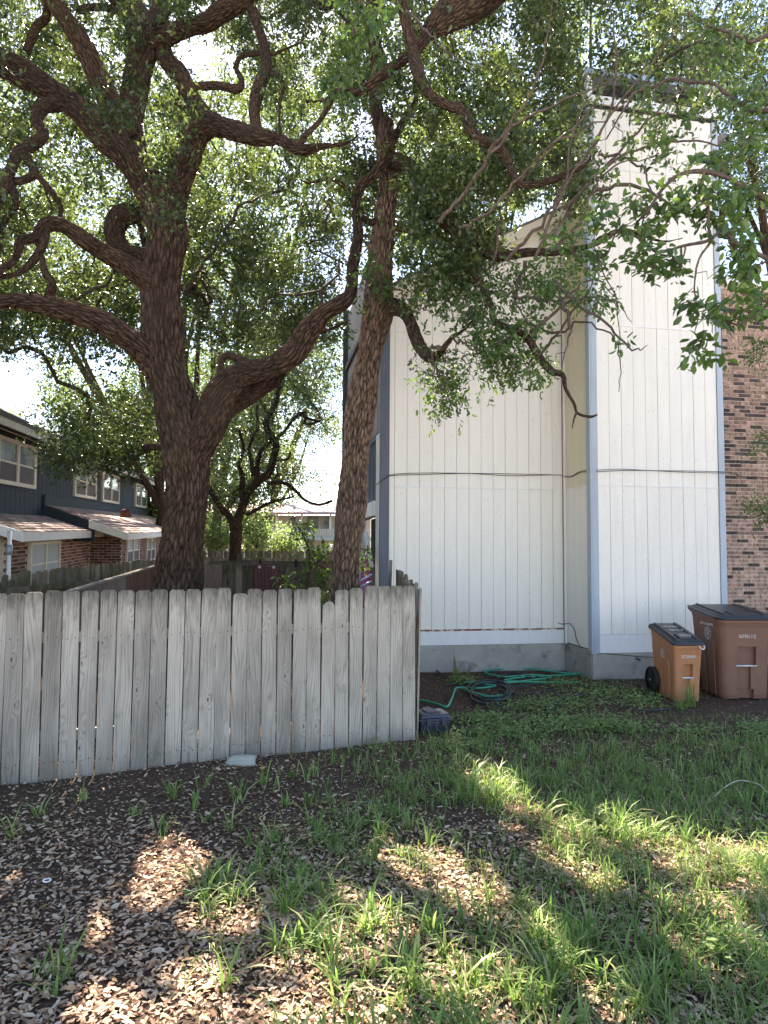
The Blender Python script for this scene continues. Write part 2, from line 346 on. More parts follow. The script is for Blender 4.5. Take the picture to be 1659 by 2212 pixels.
# ------------------------------------------------------------------ ground
def ground_h(x, y):
    p = np.stack([np.asarray(x)*0.7, np.asarray(y)*0.7, np.zeros_like(np.asarray(x, float))], -1)
    f = np.clip((14-np.abs(np.asarray(y)-6))/8, 0, 1)
    return ((vnoise(p)-0.5)*0.05 + (vnoise(p*3.1, 5)-0.5)*0.02)*f - 0.01
def build_ground():
    xs = np.concatenate([[-900, -300, -100, -40, -20], np.arange(-12, 12.01, 0.12), [20, 40, 100, 300, 900]])
    ys = np.concatenate([[-400, -100, -30, -10], np.arange(-4, 18.01, 0.12), [22, 30, 50, 100, 300, 1200]])
    X, Y = np.meshgrid(xs, ys); Z = ground_h(X, Y)
    V = np.stack([X, Y, Z], -1).reshape(-1, 3); nx = len(xs); ny = len(ys)
    i = (np.arange(ny-1)[:, None]*nx + np.arange(nx-1)[None, :]).ravel()
    F = np.stack([i, i+1, i+nx+1, i+nx], -1)
    m, t, b = nmat('soil')
    v = coords(t, 'Object'); n1 = noise(t, v, 1.1, 4); n2 = noise(t, v, 45, 6, 0.75); n3 = noise(t, v, 9, 5, 0.7)
    col = ramp(t, n2, [(0.3, (0.034, 0.021, 0.015)), (0.55, (0.11, 0.070, 0.048)), (0.72, (0.22, 0.15, 0.10))])
    col = mixc(t, ramp(t, n3, [(0.5, (0, 0, 0)), (0.7, (0.5,)*3)]), col, (0.10, 0.072, 0.054))
    gv = noise(t, v, 0.5, 4); col = mixc(t, ramp(t, gv, [(0.52, (0, 0, 0)), (0.66, (0.35,)*3)]), col, (0.05, 0.07, 0.03))
    t.links.new(col, b.inputs['Base Color']); b.inputs['Roughness'].default_value = 0.95; b.inputs['Specular IOR Level'].default_value = 0.1
    bump(t, b, n2, 0.8, 0.02)
    o = link('ground', np_mesh('ground', V, F), m, smooth=True); tag(o, kind='structure')
build_ground()
pv = MB(); pv.box(-40, 40, -30, -0.9, -0.3, 0.03); tag(pv.build('bounce_slab', paint('pale_bounce_concrete', (0.56, 0.53, 0.48), 0.9, 0.12, 1.5, spec=0.1)), kind='structure')  # unseen pale slab added behind the camera to bounce sunlight onto walls and fence

# ------------------------------------------------------------------ white building on the right
WA = math.radians(10.0); WD = np.array([math.cos(WA), math.sin(WA), 0]); WN = np.array([math.sin(WA), -math.cos(WA), 0])  # along wall, outward normal (towards camera)
W0 = np.array([-0.04, 10.5, 0])
def WP(s, o, z): return W0 + WD*s + WN*o + np.array([0, 0, z])
def frame_box(mb, P, D, Nn, s0, s1, o0, o1, z0, z1, z1b=None):
    """box in a wall frame; z1b = other top height at s1"""
    z1b = z1 if z1b is None else z1b
    V = [P+D*s+Nn*o+np.array([0, 0, z]) for s, o, z in ((s0,o0,z0),(s1,o0,z0),(s1,o1,z0),(s0,o1,z0),(s0,o0,z1),(s1,o0,z1b),(s1,o1,z1b),(s0,o1,z1))]
    return mb.add(V, BOXF)
B = empty('white_building', WP(0, 0, 0), label='tall white building with grooved vertical siding and a boxed chimney beside brick wall', cat='building')
Bi = Matrix.Translation(-Vector(B.location))
def wpart(name, mb, mat, kind=None, label=None, smooth=False, parent=None, bevel=0):
    """mesh in world coordinates, parented to the building: origin at the piece's own centre"""
    V = np.concatenate(mb.v); c = V.mean(0); c[2] = V[:, 2].min()
    mb.v = [V-c]; par = parent or B
    o = mb.build(name, mat, par, smooth, kind, label, bevel)
    pw = Vector((0, 0, 0)); q = par
    while q is not None: pw += q.location; q = q.parent
    o.location = Vector(c)-pw
    return o
def fbox(name, mat, P, D, Nn, *a, **kw):
    mb = MB(); frame_box(mb, P, D, Nn, *a); return wpart(name, mb, mat, **kw)
CL = 3.0; RET = 0.93; CW = 2.2           # main wall length, return depth, chase width
TIERS = [0.64, 2.84, 5.28, 7.72, 8.68]
def roofz(s): return 5.85 + 0.53*s
# backing walls
fbox('backing_wall', M_groove, W0, WD, WN, -0.0, CL+0.1, -0.2, -0.022, 0.0, roofz(0)-0.03, roofz(CL)-0.03)
K0 = WP(CL, 0, 0); RN = -WD; RD = WN     # return wall: runs along WN, faces -WD (left)
fbox('chase_backing', M_groove, K0, WD, WN, 0.02, CW-0.02, -0.2, RET-0.022, 0.0, 8.66)
# main wall siding boards
bw = CL/15
for ti in range(3):
    z0 = TIERS[ti]+(0.014 if ti else 0); z1 = TIERS[ti+1]
    for i in range(15):
        s0, s1 = i*bw+0.003, (i+1)*bw-0.003
        if ti == 2: fbox('siding_board', M_white, W0, WD, WN, s0, s1, -0.02, 0.0, z0, roofz(s0)-0.02, roofz(s1)-0.02)
        else: fbox('siding_board', M_white, W0, WD, WN, s0, s1, -0.02, 0.002*((i*7+ti) % 3), z0, z1)
fbox('seam_flashing', M_whitetrim, W0, WD, WN, 0.0, CL, -0.015, 0.012, TIERS[1]-0.004, TIERS[1]+0.012)
fbox('seam_flashing', M_whitetrim, W0, WD, WN, 0.0, CL, -0.015, 0.012, TIERS[2]-0.004, TIERS[2]+0.012)
fbox('skirt_board', M_skirt, W0, WD, WN, 0.03, CL-0.03, -0.02, 0.02, 0.40, 0.615)
fbox('rust_strip', M_rust, W0, WD, WN, 0.03, CL-0.02, -0.02, 0.024, 0.615, 0.638)
fbox('rust_strip', M_rust, W0, WD, WN, CL-0.03, CL-0.005, 0.0, 0.026, 0.42, 0.614)
fbox('foundation', M_concrete, W0, WD, WN, -0.05, CL+0.01, -0.2, 0.035, -0.3, 0.395)
# return wall
rb = RET/5
for ti in range(4):
    z0 = TIERS[ti]-(0.22 if ti == 0 else -0.014); z1 = TIERS[ti+1]
    for i in range(5):
        fbox('siding_board', M_yellowbounce if ti == 2 else (M_cream if ti else M_white), K0, RD, RN, i*rb+0.003, (i+1)*rb-0.003, -0.02, 0.0, z0, z1)
fbox('foundation', M_concrete, K0, RD, RN, 0.036, RET, -0.2, 0.03, -0.3, 0.40)
# chase front
K1 = WP(CL, RET, 0); cb = (CW-0.2)/10
for ti in range(4):
    z0 = TIERS[ti]-(0.0 if ti == 0 else -0.014); z1 = TIERS[ti+1]
    for i in range(10):
        fbox('siding_board', M_white, K1, WD, WN, 0.1+i*cb+0.003, 0.1+(i+1)*cb-0.003, -0.02, 0.0015*((i*5+ti) % 3), z0, z1)
for z in TIERS[1:4]: fbox('seam_flashing', M_whitetrim, K1, WD, WN, 0.1, CW-0.1, -0.015, 0.012, z-0.004, z+0.012)
for z in TIERS[1:4]: fbox('seam_flashing', M_whitetrim, K0, RD, RN, 0.02, RET-0.02, -0.015, 0.012, z-0.004, z+0.012)
fbox('skirt_board', M_skirt, K1, WD, WN, 0.1, CW-0.1, -0.02, 0.004, 0.37, 0.636)
fbox('foundation', M_concrete, K1, WD, WN, -0.02, CW, -0.2, 0.033, -0.3, 0.365)
fbox('corner_trim', M_bluetrim, K1, WD, WN, 0.0, 0.098, -0.02, 0.024, 0.36, 8.66)
fbox('corner_trim', M_bluetrim, K1, WD, WN, -0.024, -0.002, -0.10, 0.02, 0.36, 8.66)
fbox('corner_trim', M_bluetrim, K1, WD, WN, CW-0.098, CW, -0.02, 0.024, 0.36, 8.66)
fbox('corner_trim', M_brownstrip, K0, RD, RN, 0.003, 0.035, -0.01, 0.035, 0.39, 8.6)
fbox('corner_trim', M_whitetrim, K0, RD, RN, 0.037, 0.06, -0.01, 0.03, 0.39, 8.6)
fbox('corner_trim', M_slate, W0, WD, WN, -0.03, 0.115, -0.03, 0.03, 0.0, 5.7)
# chase cap
fbox('cap_band', M_whitetrim, K0, WD, WN, -0.04, CW+0.04, -0.5, RET+0.05, 8.71, 8.84)
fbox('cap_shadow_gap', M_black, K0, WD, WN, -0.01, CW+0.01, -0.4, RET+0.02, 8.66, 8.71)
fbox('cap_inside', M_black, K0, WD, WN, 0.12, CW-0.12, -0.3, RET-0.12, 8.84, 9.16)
for s in (0.0, 1.05, CW-0.09): fbox('cap_post', M_whitetrim, K0, WD, WN, s, s+0.09, RET-0.09, RET, 8.84, 9.16)
for s in (0.0, CW-0.09): fbox('cap_post', M_whitetrim, K0, WD, WN, s, s+0.09, 0.0, 0.09, 8.84, 9.16)
fbox('cap_lid', M_metalcap, K0, WD, WN, -0.06, CW+0.06, -0.3, RET+0.07, 9.16, 9.25)
# main roof (rises to the right) with fascia
mb = MB()
Vr = [WP(-0.06, 0.12, roofz(-0.06)), WP(6.0, 0.12, roofz(6.0)), WP(6.0, -4.5, roofz(6.0)), WP(-0.06, -4.5, roofz(-0.06))]
mb.add(Vr+[v+np.array([0, 0, 0.10]) for v in Vr], BOXF); wpart('roof', mb, M_roof)
mb = MB(); Vr = [WP(-0.06, 0.125, roofz(-0.06)-0.14), WP(CL, 0.125, roofz(CL)-0.14), WP(CL, 0.155, roofz(CL)-0.14), WP(-0.06, 0.155, roofz(-0.06)-0.14)]
mb.add([Vr[0], Vr[3], Vr[2], Vr[1]][::-1]+[v+np.array([0, 0, 0.18]) for v in [Vr[0], Vr[3], Vr[2], Vr[1]][::-1]], BOXF); wpart('fascia_board', mb, M_creamtrim)
# brick wall further right
BW0, BW1, BZ = CL+CW-0.3, CL+CW+3.4, 6.45
bp = fbox('brick_wall', M_mortar, W0, WD, WN, BW0, BW1, -0.2, -0.012, -0.3, BZ)
bpw = Vector(B.location)+bp.location
fbox('eave_board', M_whitetrim, W0, WD, WN, BW0+0.3, BW1+0.1, -0.3, 0.10, BZ+0.002, BZ+0.16)
brick_me = [None, None]
for k, mm in enumerate((M_brick, M_brickdark)):
    q = MB(); frame_box(q, np.zeros(3), WD, WN, -0.096, 0.096, -0.02, 0.0, -0.028, 0.028); brick_me[k] = q.mesh('brick'); brick_me[k].materials.append(mm)
cand = []
for r in range(int(BZ/0.0675)):
    for c in range(-1, int((BW1-BW0)/0.203)+1):
        s = BW0+0.1+c*0.203+(0.1015 if r % 2 else 0); z = 0.03+r*0.0675
        if s < BW0+0.1 or s > BW1-0.1: continue
        p = WP(s, 0, z); px, py = proj(p); vis = (1560 < px < 1700 and 560 < py < 1330)
        cand.append((0 if vis else 1, abs(py-1000), s, z))
cand.sort(); rest = {0: MB(), 1: MB()}
for i, (v, _, s, z) in enumerate(cand):
    dark = 1 if random.random() < 0.16 else 0; o_ = random.uniform(-0.002, 0.004)
    if i < 300:
        o = link('brick', brick_me[dark], None, bp); o.location = Vector(WP(s, o_, z))-bpw
    else: frame_box(rest[dark], W0, WD, WN, s-0.096, s+0.096, -0.02, o_, z-0.028, z+0.028)
wpart('bricks', rest[0], M_brick, kind='stuff', parent=None); wpart('bricks', rest[1], M_brickdark, kind='stuff')
# left side of the building, receding
SD = -WN; SN = -WD
fbox('side_wall', M_taupe, W0, SD, SN, 0.03, 4.5, -0.15, 0.0, 3.75, 5.55)
for i in range(1, 12): fbox('batten', M_taupe, W0, SD, SN, i*0.4, i*0.4+0.03, 0.0, 0.012, 3.75, 5.55)
fbox('side_wall', M_taupe, W0, SD, SN, 0.03, 9.0, -0.6, -0.45, 2.7, 5.6)
fbox('eave_fascia', M_slate, W0, SD, SN, 4.51, 4.63, -0.15, 0.10, 3.7, 7.2)
fbox('side_wall', M_taupe, W0, SD, SN, 0.6, 4.5, -0.15, 0.0, 5.57, 7.1)
for s, z in ((2.9, 5.0), (2.9, 4.2)):
    mb = MB(); frame_box(mb, W0, SD, SN, s, s+0.35, 0.0, 0.03, z, z+0.18)
    for k in range(4): frame_box(mb, W0, SD, SN, s+0.03+k*0.08, s+0.06+k*0.08, 0.03, 0.045, z+0.02, z+0.16)
    wpart('wall_vent', mb, M_brownstrip)
fbox('side_wall', M_white, W0, SD, SN, 0.03, 0.55, -0.15, 0.0, 0.3, 3.72)
fbox('door_opening', M_black, W0, SD, SN, 0.6, 3.6, -0.5, -0.4, 0.1, 2.5)
fbox('patio_beam', M_whitetrim, W0, SD, SN, 0.56, 5.0, -0.12, 0.04, 2.42, 2.66)
for k in range(22): fbox('balcony_slat', M_slate, W0, SD, SN, 0.62+k*0.16, 0.70+k*0.16, -0.05, -0.02, 2.68, 3.72)
fbox('balcony_rail', M_slate, W0, SD, SN, 0.56, 4.4, -0.08, 0.0, 3.66, 3.74)
fbox('patio_post', M_whitetrim, W0, SD, SN, 2.3, 2.4, -0.1, 0.0, 0.0, 2.42)
fbox('patio_post', M_whitetrim, W0, SD, SN, 4.7, 4.8, -0.1, 0.0, 0.0, 2.42)
# cables on the wall
def wallpt(px, py, off=0.03):
    a = onplane(px, py, W0, WN); s = np.dot(a-W0, WD)
    if s < CL-0.005: return a+WN*off
    b = onplane(px, py, K0, RN); t_ = np.dot(b-K0, RD)
    if 0 <= t_ <= RET: return b+RN*off
    c = onplane(px, py, K1, WN); s = np.dot(c-K1, WD)
    if s < CW+0.02: return c+WN*(off+0.015)
    return a+WN*off
for k, dy in enumerate((0, 4.0)):
    pts = [wallpt(x, y+dy*(0.5+0.5*math.sin(x*0.03))) for x, y in ((812,1047),(830,1034),(848,1025),(920,1022),(1010,1023),(1100,1024),(1190,1026),(1214,1027),(1224,1029),(1238,1029),(1252,1021),(1264,1017),(1290,1016),(1340,1014),(1400,1017),(1480,1018),(1560,1020),(1574,1020),(1600,1030),(1640,1032),(1700,1033))]
    o = MB().tube(catmull(pts, 4), 0.005, 6).build('wall_cable', M_cable)
    tag(o, ('upper' if k == 0 else 'lower')+' black cable of the pair strung across the white siding', 'cable', 'cables strung across the siding')
pts = [wallpt(x, y, 0.02) for x, y in ((1204,1345),(1215,1348),(1233,1347),(1243,1360),(1247,1378),(1256,1397),(1268,1408),(1281,1415),(1300,1411),(1340,1414),(1400,1419),(1450,1420))]
tag(MB().tube(catmull(pts, 4), 0.006, 6).build('loose_cable', M_cable), 'loose black cable drooping round the chimney corner just above the foundation', 'cable')
pts = [wallpt(x, y, 0.02) for x, y in ((1536,1030),(1533,1000),(1535,975),(1533,965))]

# ------------------------------------------------------------------ dark two-storey house on the left
HD = ray(560, 1140); HD = HD/HD[1]; HDh = np.array([HD[0], HD[1], 0]); HN = np.array([HD[1], -HD[0], 0])/math.hypot(HD[0], HD[1])  # outward = to the right
_f = at(322, 1100, 30.0); H0 = np.array([_f[0], _f[1], 0]) - HD*30.0; 
def HP(s, o, z): return H0 + HD*s + HN*o + np.array([0, 0, z])
H0z = H0.copy()
def hinv(px, py, off=0.0):
    p = onplane(px, py, H0+HN*off, HN); d = p-(H0+HN*off); s = np.dot(d[:2], HDh[:2])/np.dot(HDh[:2], HDh[:2])
    return s, d[2]-HD[2]*s
HB = empty('dark_house', HP(20, 0, -HD[2]*20-0.6), label='two-storey house with dark blue upper siding, brick ground floor and reddish lean-to roofs', cat='house')
def hbox(name, mat, s0, s1, o0, o1, z0, z1, parent=None, z1b=None, **kw):
    mb = MB(); frame_box(mb, H0, HD, HN, s0, s1, o0, o1, z0, z1, z1b); return wpart(name, mb, mat, parent=parent or HB, **kw)
sN, zE0 = hinv(0, 922); sF, zE1 = hinv(326, 1052)
zE = (zE0+zE1)/2; zA = hinv(60, 1113)[1]; zB = hinv(200, 1100)[1]
s_end = hinv(322, 1080)[0]; s_beg = 4.0
sB = hinv(94, 1090)[0]
GZ = -0.6-HD[2]*20
hbox('backing_wall', M_black, s_beg, s_end, -0.4, -0.03, zA-0.6, zE)
nb = 95; sw = (s_end-s_beg)/nb
for i in range(nb): hbox('siding_board', M_darkblue, s_beg+i*sw+0.008, s_beg+(i+1)*sw-0.008, -0.03, 0.0, zA-0.3, zE)
hbox('end_wall', M_darkblue, s_end, s_end+0.05, -7.0, 0.02, GZ, zE)
hbox('corner_trim', M_creamtrim, s_end-0.06, s_end+0.06, 0.0, 0.05, zB-0.6, zE)
# upper roof: soffit, fascia, slope
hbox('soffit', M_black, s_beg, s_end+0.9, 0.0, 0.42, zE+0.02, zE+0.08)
hbox('fascia_board', M_creamtrim, s_beg, s_end+0.95, 0.42, 0.46, zE-0.08, zE+0.17)
mb = MB(); V = [HP(s_beg, 0.47, zE+0.15), HP(s_end+0.95, 0.47, zE+0.15), HP(s_end+0.95, -4.5, zE+1.6), HP(s_beg, -4.5, zE+1.6)]
mb.add([v-np.array([0, 0, 0.1]) for v in V]+V, BOXF); wpart('roof', mb, M_roof, parent=HB)
ch = hinv(294, 1010, -2.0); hbox('chimney', M_bluetrim, ch[0]-0.5, ch[0]+0.5, -2.5, -1.6, zE, ch[1]+0.2)
M_glass, t, b = nmat('window_glass'); b.inputs['Base Color'].default_value = (0.18, 0.23, 0.26, 1); b.inputs['Roughness'].default_value = 0.08; b.inputs['Specular IOR Level'].default_value = 0.9
n_ = noise(t, coords(t, 'Object', (1, 1, 1), 5), 2.2, 4); t.links.new(ramp(t, n_, [(0.35, (0.09, 0.12, 0.14)), (0.65, (0.30, 0.34, 0.36))]), b.inputs['Base Color'])
M_screen = paint('insect_screen', (0.085, 0.075, 0.075), 0.7, 0.15, 4, bumpy=0)
M_blind = paint('blue_grey_blind', (0.33, 0.36, 0.40), 0.5, 0.1, 2, bumpy=0)
def hwindow(px0, px1, pyt, pyb, off=0.0, tr=0.075, lower=M_screen, upper=None):
    upper = upper or M_glass
    s0, zt = hinv(px0, pyt[0], off); s1, zt2 = hinv(px1, pyt[1], off); _, zb = hinv(px0, pyb[0], off); _, zb2 = hinv(px1, pyb[1], off)
    zt = (zt+zt2)/2; zb = (zb+zb2)/2; sm = (s0+s1)/2; zm = (zt+zb)/2; e = tr*1.5
    W_ = hbox('window', M_black, s0+0.02, s1-0.02, off-0.02, off+0.015, zb+0.02, zt-0.02)
    for nm, a in (('frame', (s0, s0+e, zb, zt)), ('frame', (s1-e, s1, zb, zt)), ('frame', (s0+e, s1-e, zt-tr, zt)), ('sill', (s0+e, s1-e, zb, zb+tr)), ('mullion', (sm-e/2, sm+e/2, zb+tr, zt-tr))):
        hbox(nm, M_creamtrim, a[0], a[1], off, off+0.06, a[2], a[3], parent=W_)
    for a, b_ in ((s0+e, sm-e/2), (sm+e/2, s1-e)):
        hbox('pane', upper, a, b_, off+0.02, off+0.03, zm, zt-tr, parent=W_)
        hbox('pane', lower, a, b_, off+0.02, off+0.035, zb+tr, zm-0.03, parent=W_)
        hbox('sash_rail', M_creamtrim, a, b_, off+0.02, off+0.045, zm-0.03, zm+0.01, parent=W_)
hwindow(-10, 75, (940, 965), (1042, 1058)); hwindow(159, 206, (997, 1013), (1072, 1080)); hwindow(220, 256, (1019, 1029), (1083, 1090)); hwindow(291, 315, (1043, 1051), (1093, 1099))
def shingle_roof(s0, s1, o0, z0, o1, z1, name):
    """from ridge (o0,z0) at the wall to eave (o1,z1): slab with rows of shingles"""
    mb = MB(); V = [HP(s0, o0, z0), HP(s1, o0, z0), HP(s1, o1, z1), HP(s0, o1, z1)]
    mb.add([v-np.array([0, 0, 0.12]) for v in V][::-1]+[v for v in V][::-1], BOXF); r_ = wpart(name, mb, M_shingle, parent=HB)
    L = math.hypot(o1-o0, z1-z0); rows = int(L/0.14); nr = int((s1-s0)/0.3)
    items = []
    for r in range(rows):
        a0, a1 = r/rows, (r+1)/rows+0.03
        for c in range(nr):
            ss = s0+(c+(0.5 if r % 2 else 0))*(s1-s0)/nr; se = min(ss+(s1-s0)/nr-0.012, s1)
            if se-ss < 0.05: continue
            lift = 0.01+random.random()*0.012
            def q(s, a, l): return HP(s, o0+(o1-o0)*a, z0+(z1-z0)*a+l)
            V = [q(ss, a0, 0.0), q(ss, a1, lift-0.004), q(se, a1, lift-0.004), q(se, a0, 0.0), q(ss, a0, 0.006), q(ss, a1, lift+0.012), q(se, a1, lift+0.012), q(se, a0, 0.006)]
            items.append((r, V))
    keep = 140; mb = MB()
    items.sort(key=lambda it: np.linalg.norm(it[1][0]-CAM))
    for i, (r, V) in enumerate(items):
        if i < keep: q_ = MB(); q_.add(V, BOXF); wpart('shingle', q_, M_shingle, parent=r_)
        else: mb.add(V, BOXF)
    if mb.n: wpart('shingles', mb, M_shingle, kind='stuff', parent=r_)
    return r_
oA = 1.0; sA0, zAe = hinv(46, 1152, oA); _, zAe2 = hinv(150, 1146, oA); zAe = (zAe+zAe2)/2
oB = 1.8; sB0, zBe = hinv(264, 1152, oB); zBr = hinv(94, 1090)[1]
sA_wall = hinv(-69, 1107)[0]
shingle_roof(min(sA_wall, sA0), sB, 0.02, zA, oA, zAe, 'lean_to_roof')
shingle_roof(sB, s_end+0.3, 0.02, zBr, oB, zBe, 'lean_to_roof')
sAs = min(sA_wall, sA0)
hbox('fascia_board', M_whitetrim, sAs, sB+1.2, oA, oA+0.04, zAe-0.15, zAe+0.0)
def slab_rake(name, mat, s, o0, z0, o1, z1, h, th=0.05):
    mb = MB(); V = [HP(s-th, o0, z0-h), HP(s, o0, z0-h), HP(s, o1, z1-h), HP(s-th, o1, z1-h), HP(s-th, o0, z0+0.01), HP(s, o0, z0+0.01), HP(s, o1, z1+0.01), HP(s-th, o1, z1+0.01)]
    mb.add(V, BOXF); wpart(name, mb, mat, parent=HB)
slab_rake('rake_board', M_whitetrim, sAs, 0.02, zA, oA+0.04, zAe, 0.16)
slab_rake('rake_board', M_whitetrim, sB-0.03, oB*0.55, zBr+(zBe-zBr)*0.55, oB+0.04, zBe, 0.17)
mb = MB(); V = [HP(sB-0.02, 0, zBe-0.2), HP(sB+0.03, 0, zBe-0.2), HP(sB+0.03, oA+0.1, zBe-0.2), HP(sB-0.02, oA+0.1, zBe-0.2), HP(sB-0.02, 0, zBr), HP(sB+0.03, 0, zBr), HP(sB+0.03, oA+0.1, zBr+(zBe-zBr)*(oA+0.1)/oB), HP(sB-0.02, oA+0.1, zBr+(zBe-zBr)*(oA+0.1)/oB)]
mb.add(V, BOXF); wpart('cheek_wall', mb, M_darkblue, parent=HB)
hbox('fascia_board', M_whitetrim, sB, s_end+0.3, oB, oB+0.04, zBe-0.15, zBe)
hbox('flashing_board', M_darkblue, sB-0.1, s_end, 0.0, 0.06, zBr-0.05, zBr+0.22)
# brick walls under the lean-tos
oWA, oWB = oA-0.35, oB-0.4
sJ = sB+1.6
bwA = hbox('brick_wall', M_mortar, s_beg+1, sJ, oWA-0.2, oWA-0.012, GZ, zAe-0.05)
bwB = hbox('brick_wall', M_mortar, sJ, s_end, 0, oWB-0.012, GZ, zBe-0.05)
jf = hbox('brick_face', M_mortar, sJ-0.012, sJ-0.002, oWA-0.01, oWB-0.012, GZ, zBe-0.1)
jm = [MB(), MB()]
for r in range(26):
    z = zBe-0.14-r*0.068
    for c in range(4):
        o0 = oWA+0.01+c*0.203-(0.1 if r % 2 else 0); o1 = min(o0+0.19, oWB-0.005); o0 = max(o0, oWA)
        if o1-o0 > 0.03: frame_box(jm[1 if random.random() < .35 else 0], H0, HD, HN, sJ-0.022-random.random()*.004, sJ-0.012, o0, o1, z-0.028, z+0.028)
wpart('bricks', jm[0], M_brickred, kind='stuff', parent=jf); wpart('bricks', jm[1], M_brickred2, kind='stuff', parent=jf)
hb_me = []
for mm in (M_brickred, M_brickred2):
    q = MB(); frame_box(q, np.zeros(3), HD, HN, -0.095, 0.095, -0.02, 0.0, -0.028, 0.028); me_ = q.mesh('brick'); me_.materials.append(mm); hb_me.append(me_)
winA = (hinv(60, 1170, oWA)[0], hinv(126, 1170, oWA)[0]); winB = (hinv(271, 1170, oWB)[0], hinv(298, 1170, oWB)[0]); winC = (hinv(314, 1170, oWB)[0], hinv(333, 1170, oWB)[0])
for bw_, o_, sa, sb_, zt, nkeep in ((bwA, oWA, sAs-1.5, sJ, zAe-0.06, 170), (bwB, oWB, sJ, s_end, zBe-0.06, 130)):
    cand = []
    for r in range(26):
        z = zt-0.03-r*0.068
        for c in range(int((sb_-sa)/0.203)):
            s = sa+0.1+c*0.203+(0.1 if r % 2 else 0)
            if s > sb_-0.1: continue
            if (winA[0]-0.05 < s < winA[1]+0.05 and o_ == oWA and zt-1.3 < z) : continue
            if o_ == oWB and (winB[0] < s < winB[1] or winC[0] < s < winC[1]): continue
            if o_ == oWA and s < sAs+0.35: continue
            p = HP(s, o_, z); cand.append((np.linalg.norm(p-CAM), s, z))
    cand.sort(); rs = [MB(), MB()]; off = Vector(HB.location)+bw_.location
    for i, (d, s, z) in enumerate(cand):
        k = 1 if random.random() < 0.35 else 0
        if i < nkeep: o = link('brick', hb_me[k], None, bw_); o.location = Vector(HP(s, o_, z))-off
        else: frame_box(rs[k], H0, HD, HN, s-0.095, s+0.095, o_-0.02, o_, z-0.028, z+0.028)
    for k in (0, 1):
        if rs[k].n: wpart('bricks', rs[k], (M_brickred, M_brickred2)[k], kind='stuff', parent=bw_)
hwindow(60, 126, (1174, 1166), (1262, 1258), oWA, 0.05, M_blind, M_blind)
hwindow(271, 298, (1162, 1161), (1215, 1214), oWB, 0.05, M_screen, M_blind)
hwindow(314, 333, (1160, 1160), (1212, 1211), oWB, 0.05, M_screen, M_glass)
# cable and lamp on facade, bag under eave, roof vent
def hpt(px, py, off): s, z = hinv(px, py, off); return HP(s, off, z)
pts = [hpt(x, y, 0.05) for x, y in ((214,1026),(213,1045),(207,1066),(204,1080),(212,1094),(220,1099),(231,1097))]
MB().tube([p-np.array(HB.location) for p in catmull(pts, 5)], 0.014, 6).build('service_cable', M_cable, HB)
mb = MB(); c = hpt(215, 1021, 0.1); mb.tube([c+HN*0.0-np.array(HB.location), c+HN*0.12-np.array(HB.location)], [0.09, 0.06], 12); mb.build('lamp_globe', M_whitetrim, HB, True)
p = hpt(272, 1110, 0.9); mb = MB(); mb.tube([p-np.array(HB.location)+np.array([0, 0, -0.1]), p-np.array(HB.location)+np.array([0, 0, 0.10]), p-np.array(HB.location)+np.array([0.0, 0, 0.14])], [0.17, 0.14, 0.05], 12); mb.build('roof_vent', M_brickred2, HB, True)
bag = bmesh.new(); bmesh.ops.create_icosphere(bag, subdivisions=3, radius=0.22)
for v in bag.verts: v.co *= 0.75+0.5*float(vnoise(np.array(v.co)*9, 3)); v.co.z *= 0.8
me = bpy.data.meshes.new('bag'); bag.to_mesh(me); bag.free(); o = link('plastic_bag', me, M_whitetrim, None, True); o.location = Vector(hpt(228, 1157, oWA+0.2)); tag(o, 'crumpled pale plastic wrapped bundle tucked under the lean-to eave of the dark house', 'bundle')
# white conduit post by the near corner
p0 = at(17, 1262, 10.6); p1 = at(15, 1146, 10.6)
T_ = empty('metal_post', (p0[0], p0[1], 0), label='thin pale metal post standing behind the old fence at far left', cat='post')
MB().tube([(0, 0, 0), (0, 0, p1[2])], 0.032, 10).build('post', M_whitetrim, T_, True); MB().tube([(0, 0, p1[2]-0.38), (0, 0, p1[2]-0.22)], 0.05, 10).build('coupling', M_metalcap, T_, True)

# ------------------------------------------------------------------ fences
def picket_mesh(h, wd=0.137, th=0.018, dog=0.028, kind='dog', jag=0):
    x = wd/2
    if kind == 'dog': o = [(-x, 0), (x, 0), (x, h-dog), (x-dog, h), (-x+dog, h), (-x, h-dog)]
    elif kind == 'point': o = [(-x, 0), (x, 0), (x*0.95, h-0.06), (x*0.5, h-0.015), (0, h), (-x*0.6, h-0.02), (-x, h-0.05)]
    else: o = [(-x, 0), (x, 0), (x, h), (-x, h)]
    k = len(o); V = [(a, -th/2, b) for a, b in o]+[(a, th/2, b) for a, b in o]
    F = [list(range(k)), list(range(2*k-1, k-1, -1))]+[[i, i+k, (i+1) % k+k, (i+1) % k] for i in range(k)]
    mb = MB(); mb.add(V, F); return mb.mesh('picket')
F0 = gnd(0, 1690); F1 = gnd(897, 1600); FD = F1-F0; FL = np.linalg.norm(FD); FD /= FL; FA = math.atan2(FD[1], FD[0]); FNr = np.array([FD[1], -FD[0], 0])
FE = empty('front_fence', F0, label='weathered grey dog-eared picket fence across the left of the yard', cat='fence')
NP = 26; pw = FL/NP
tops = [1283,1279,1276,1277,1276,1274,1275,1275,1273,1274,1273,1271,1270,1282,1272,1274,1272,1273,1269,1298,1274,1270,1265,1266,1265,1266]
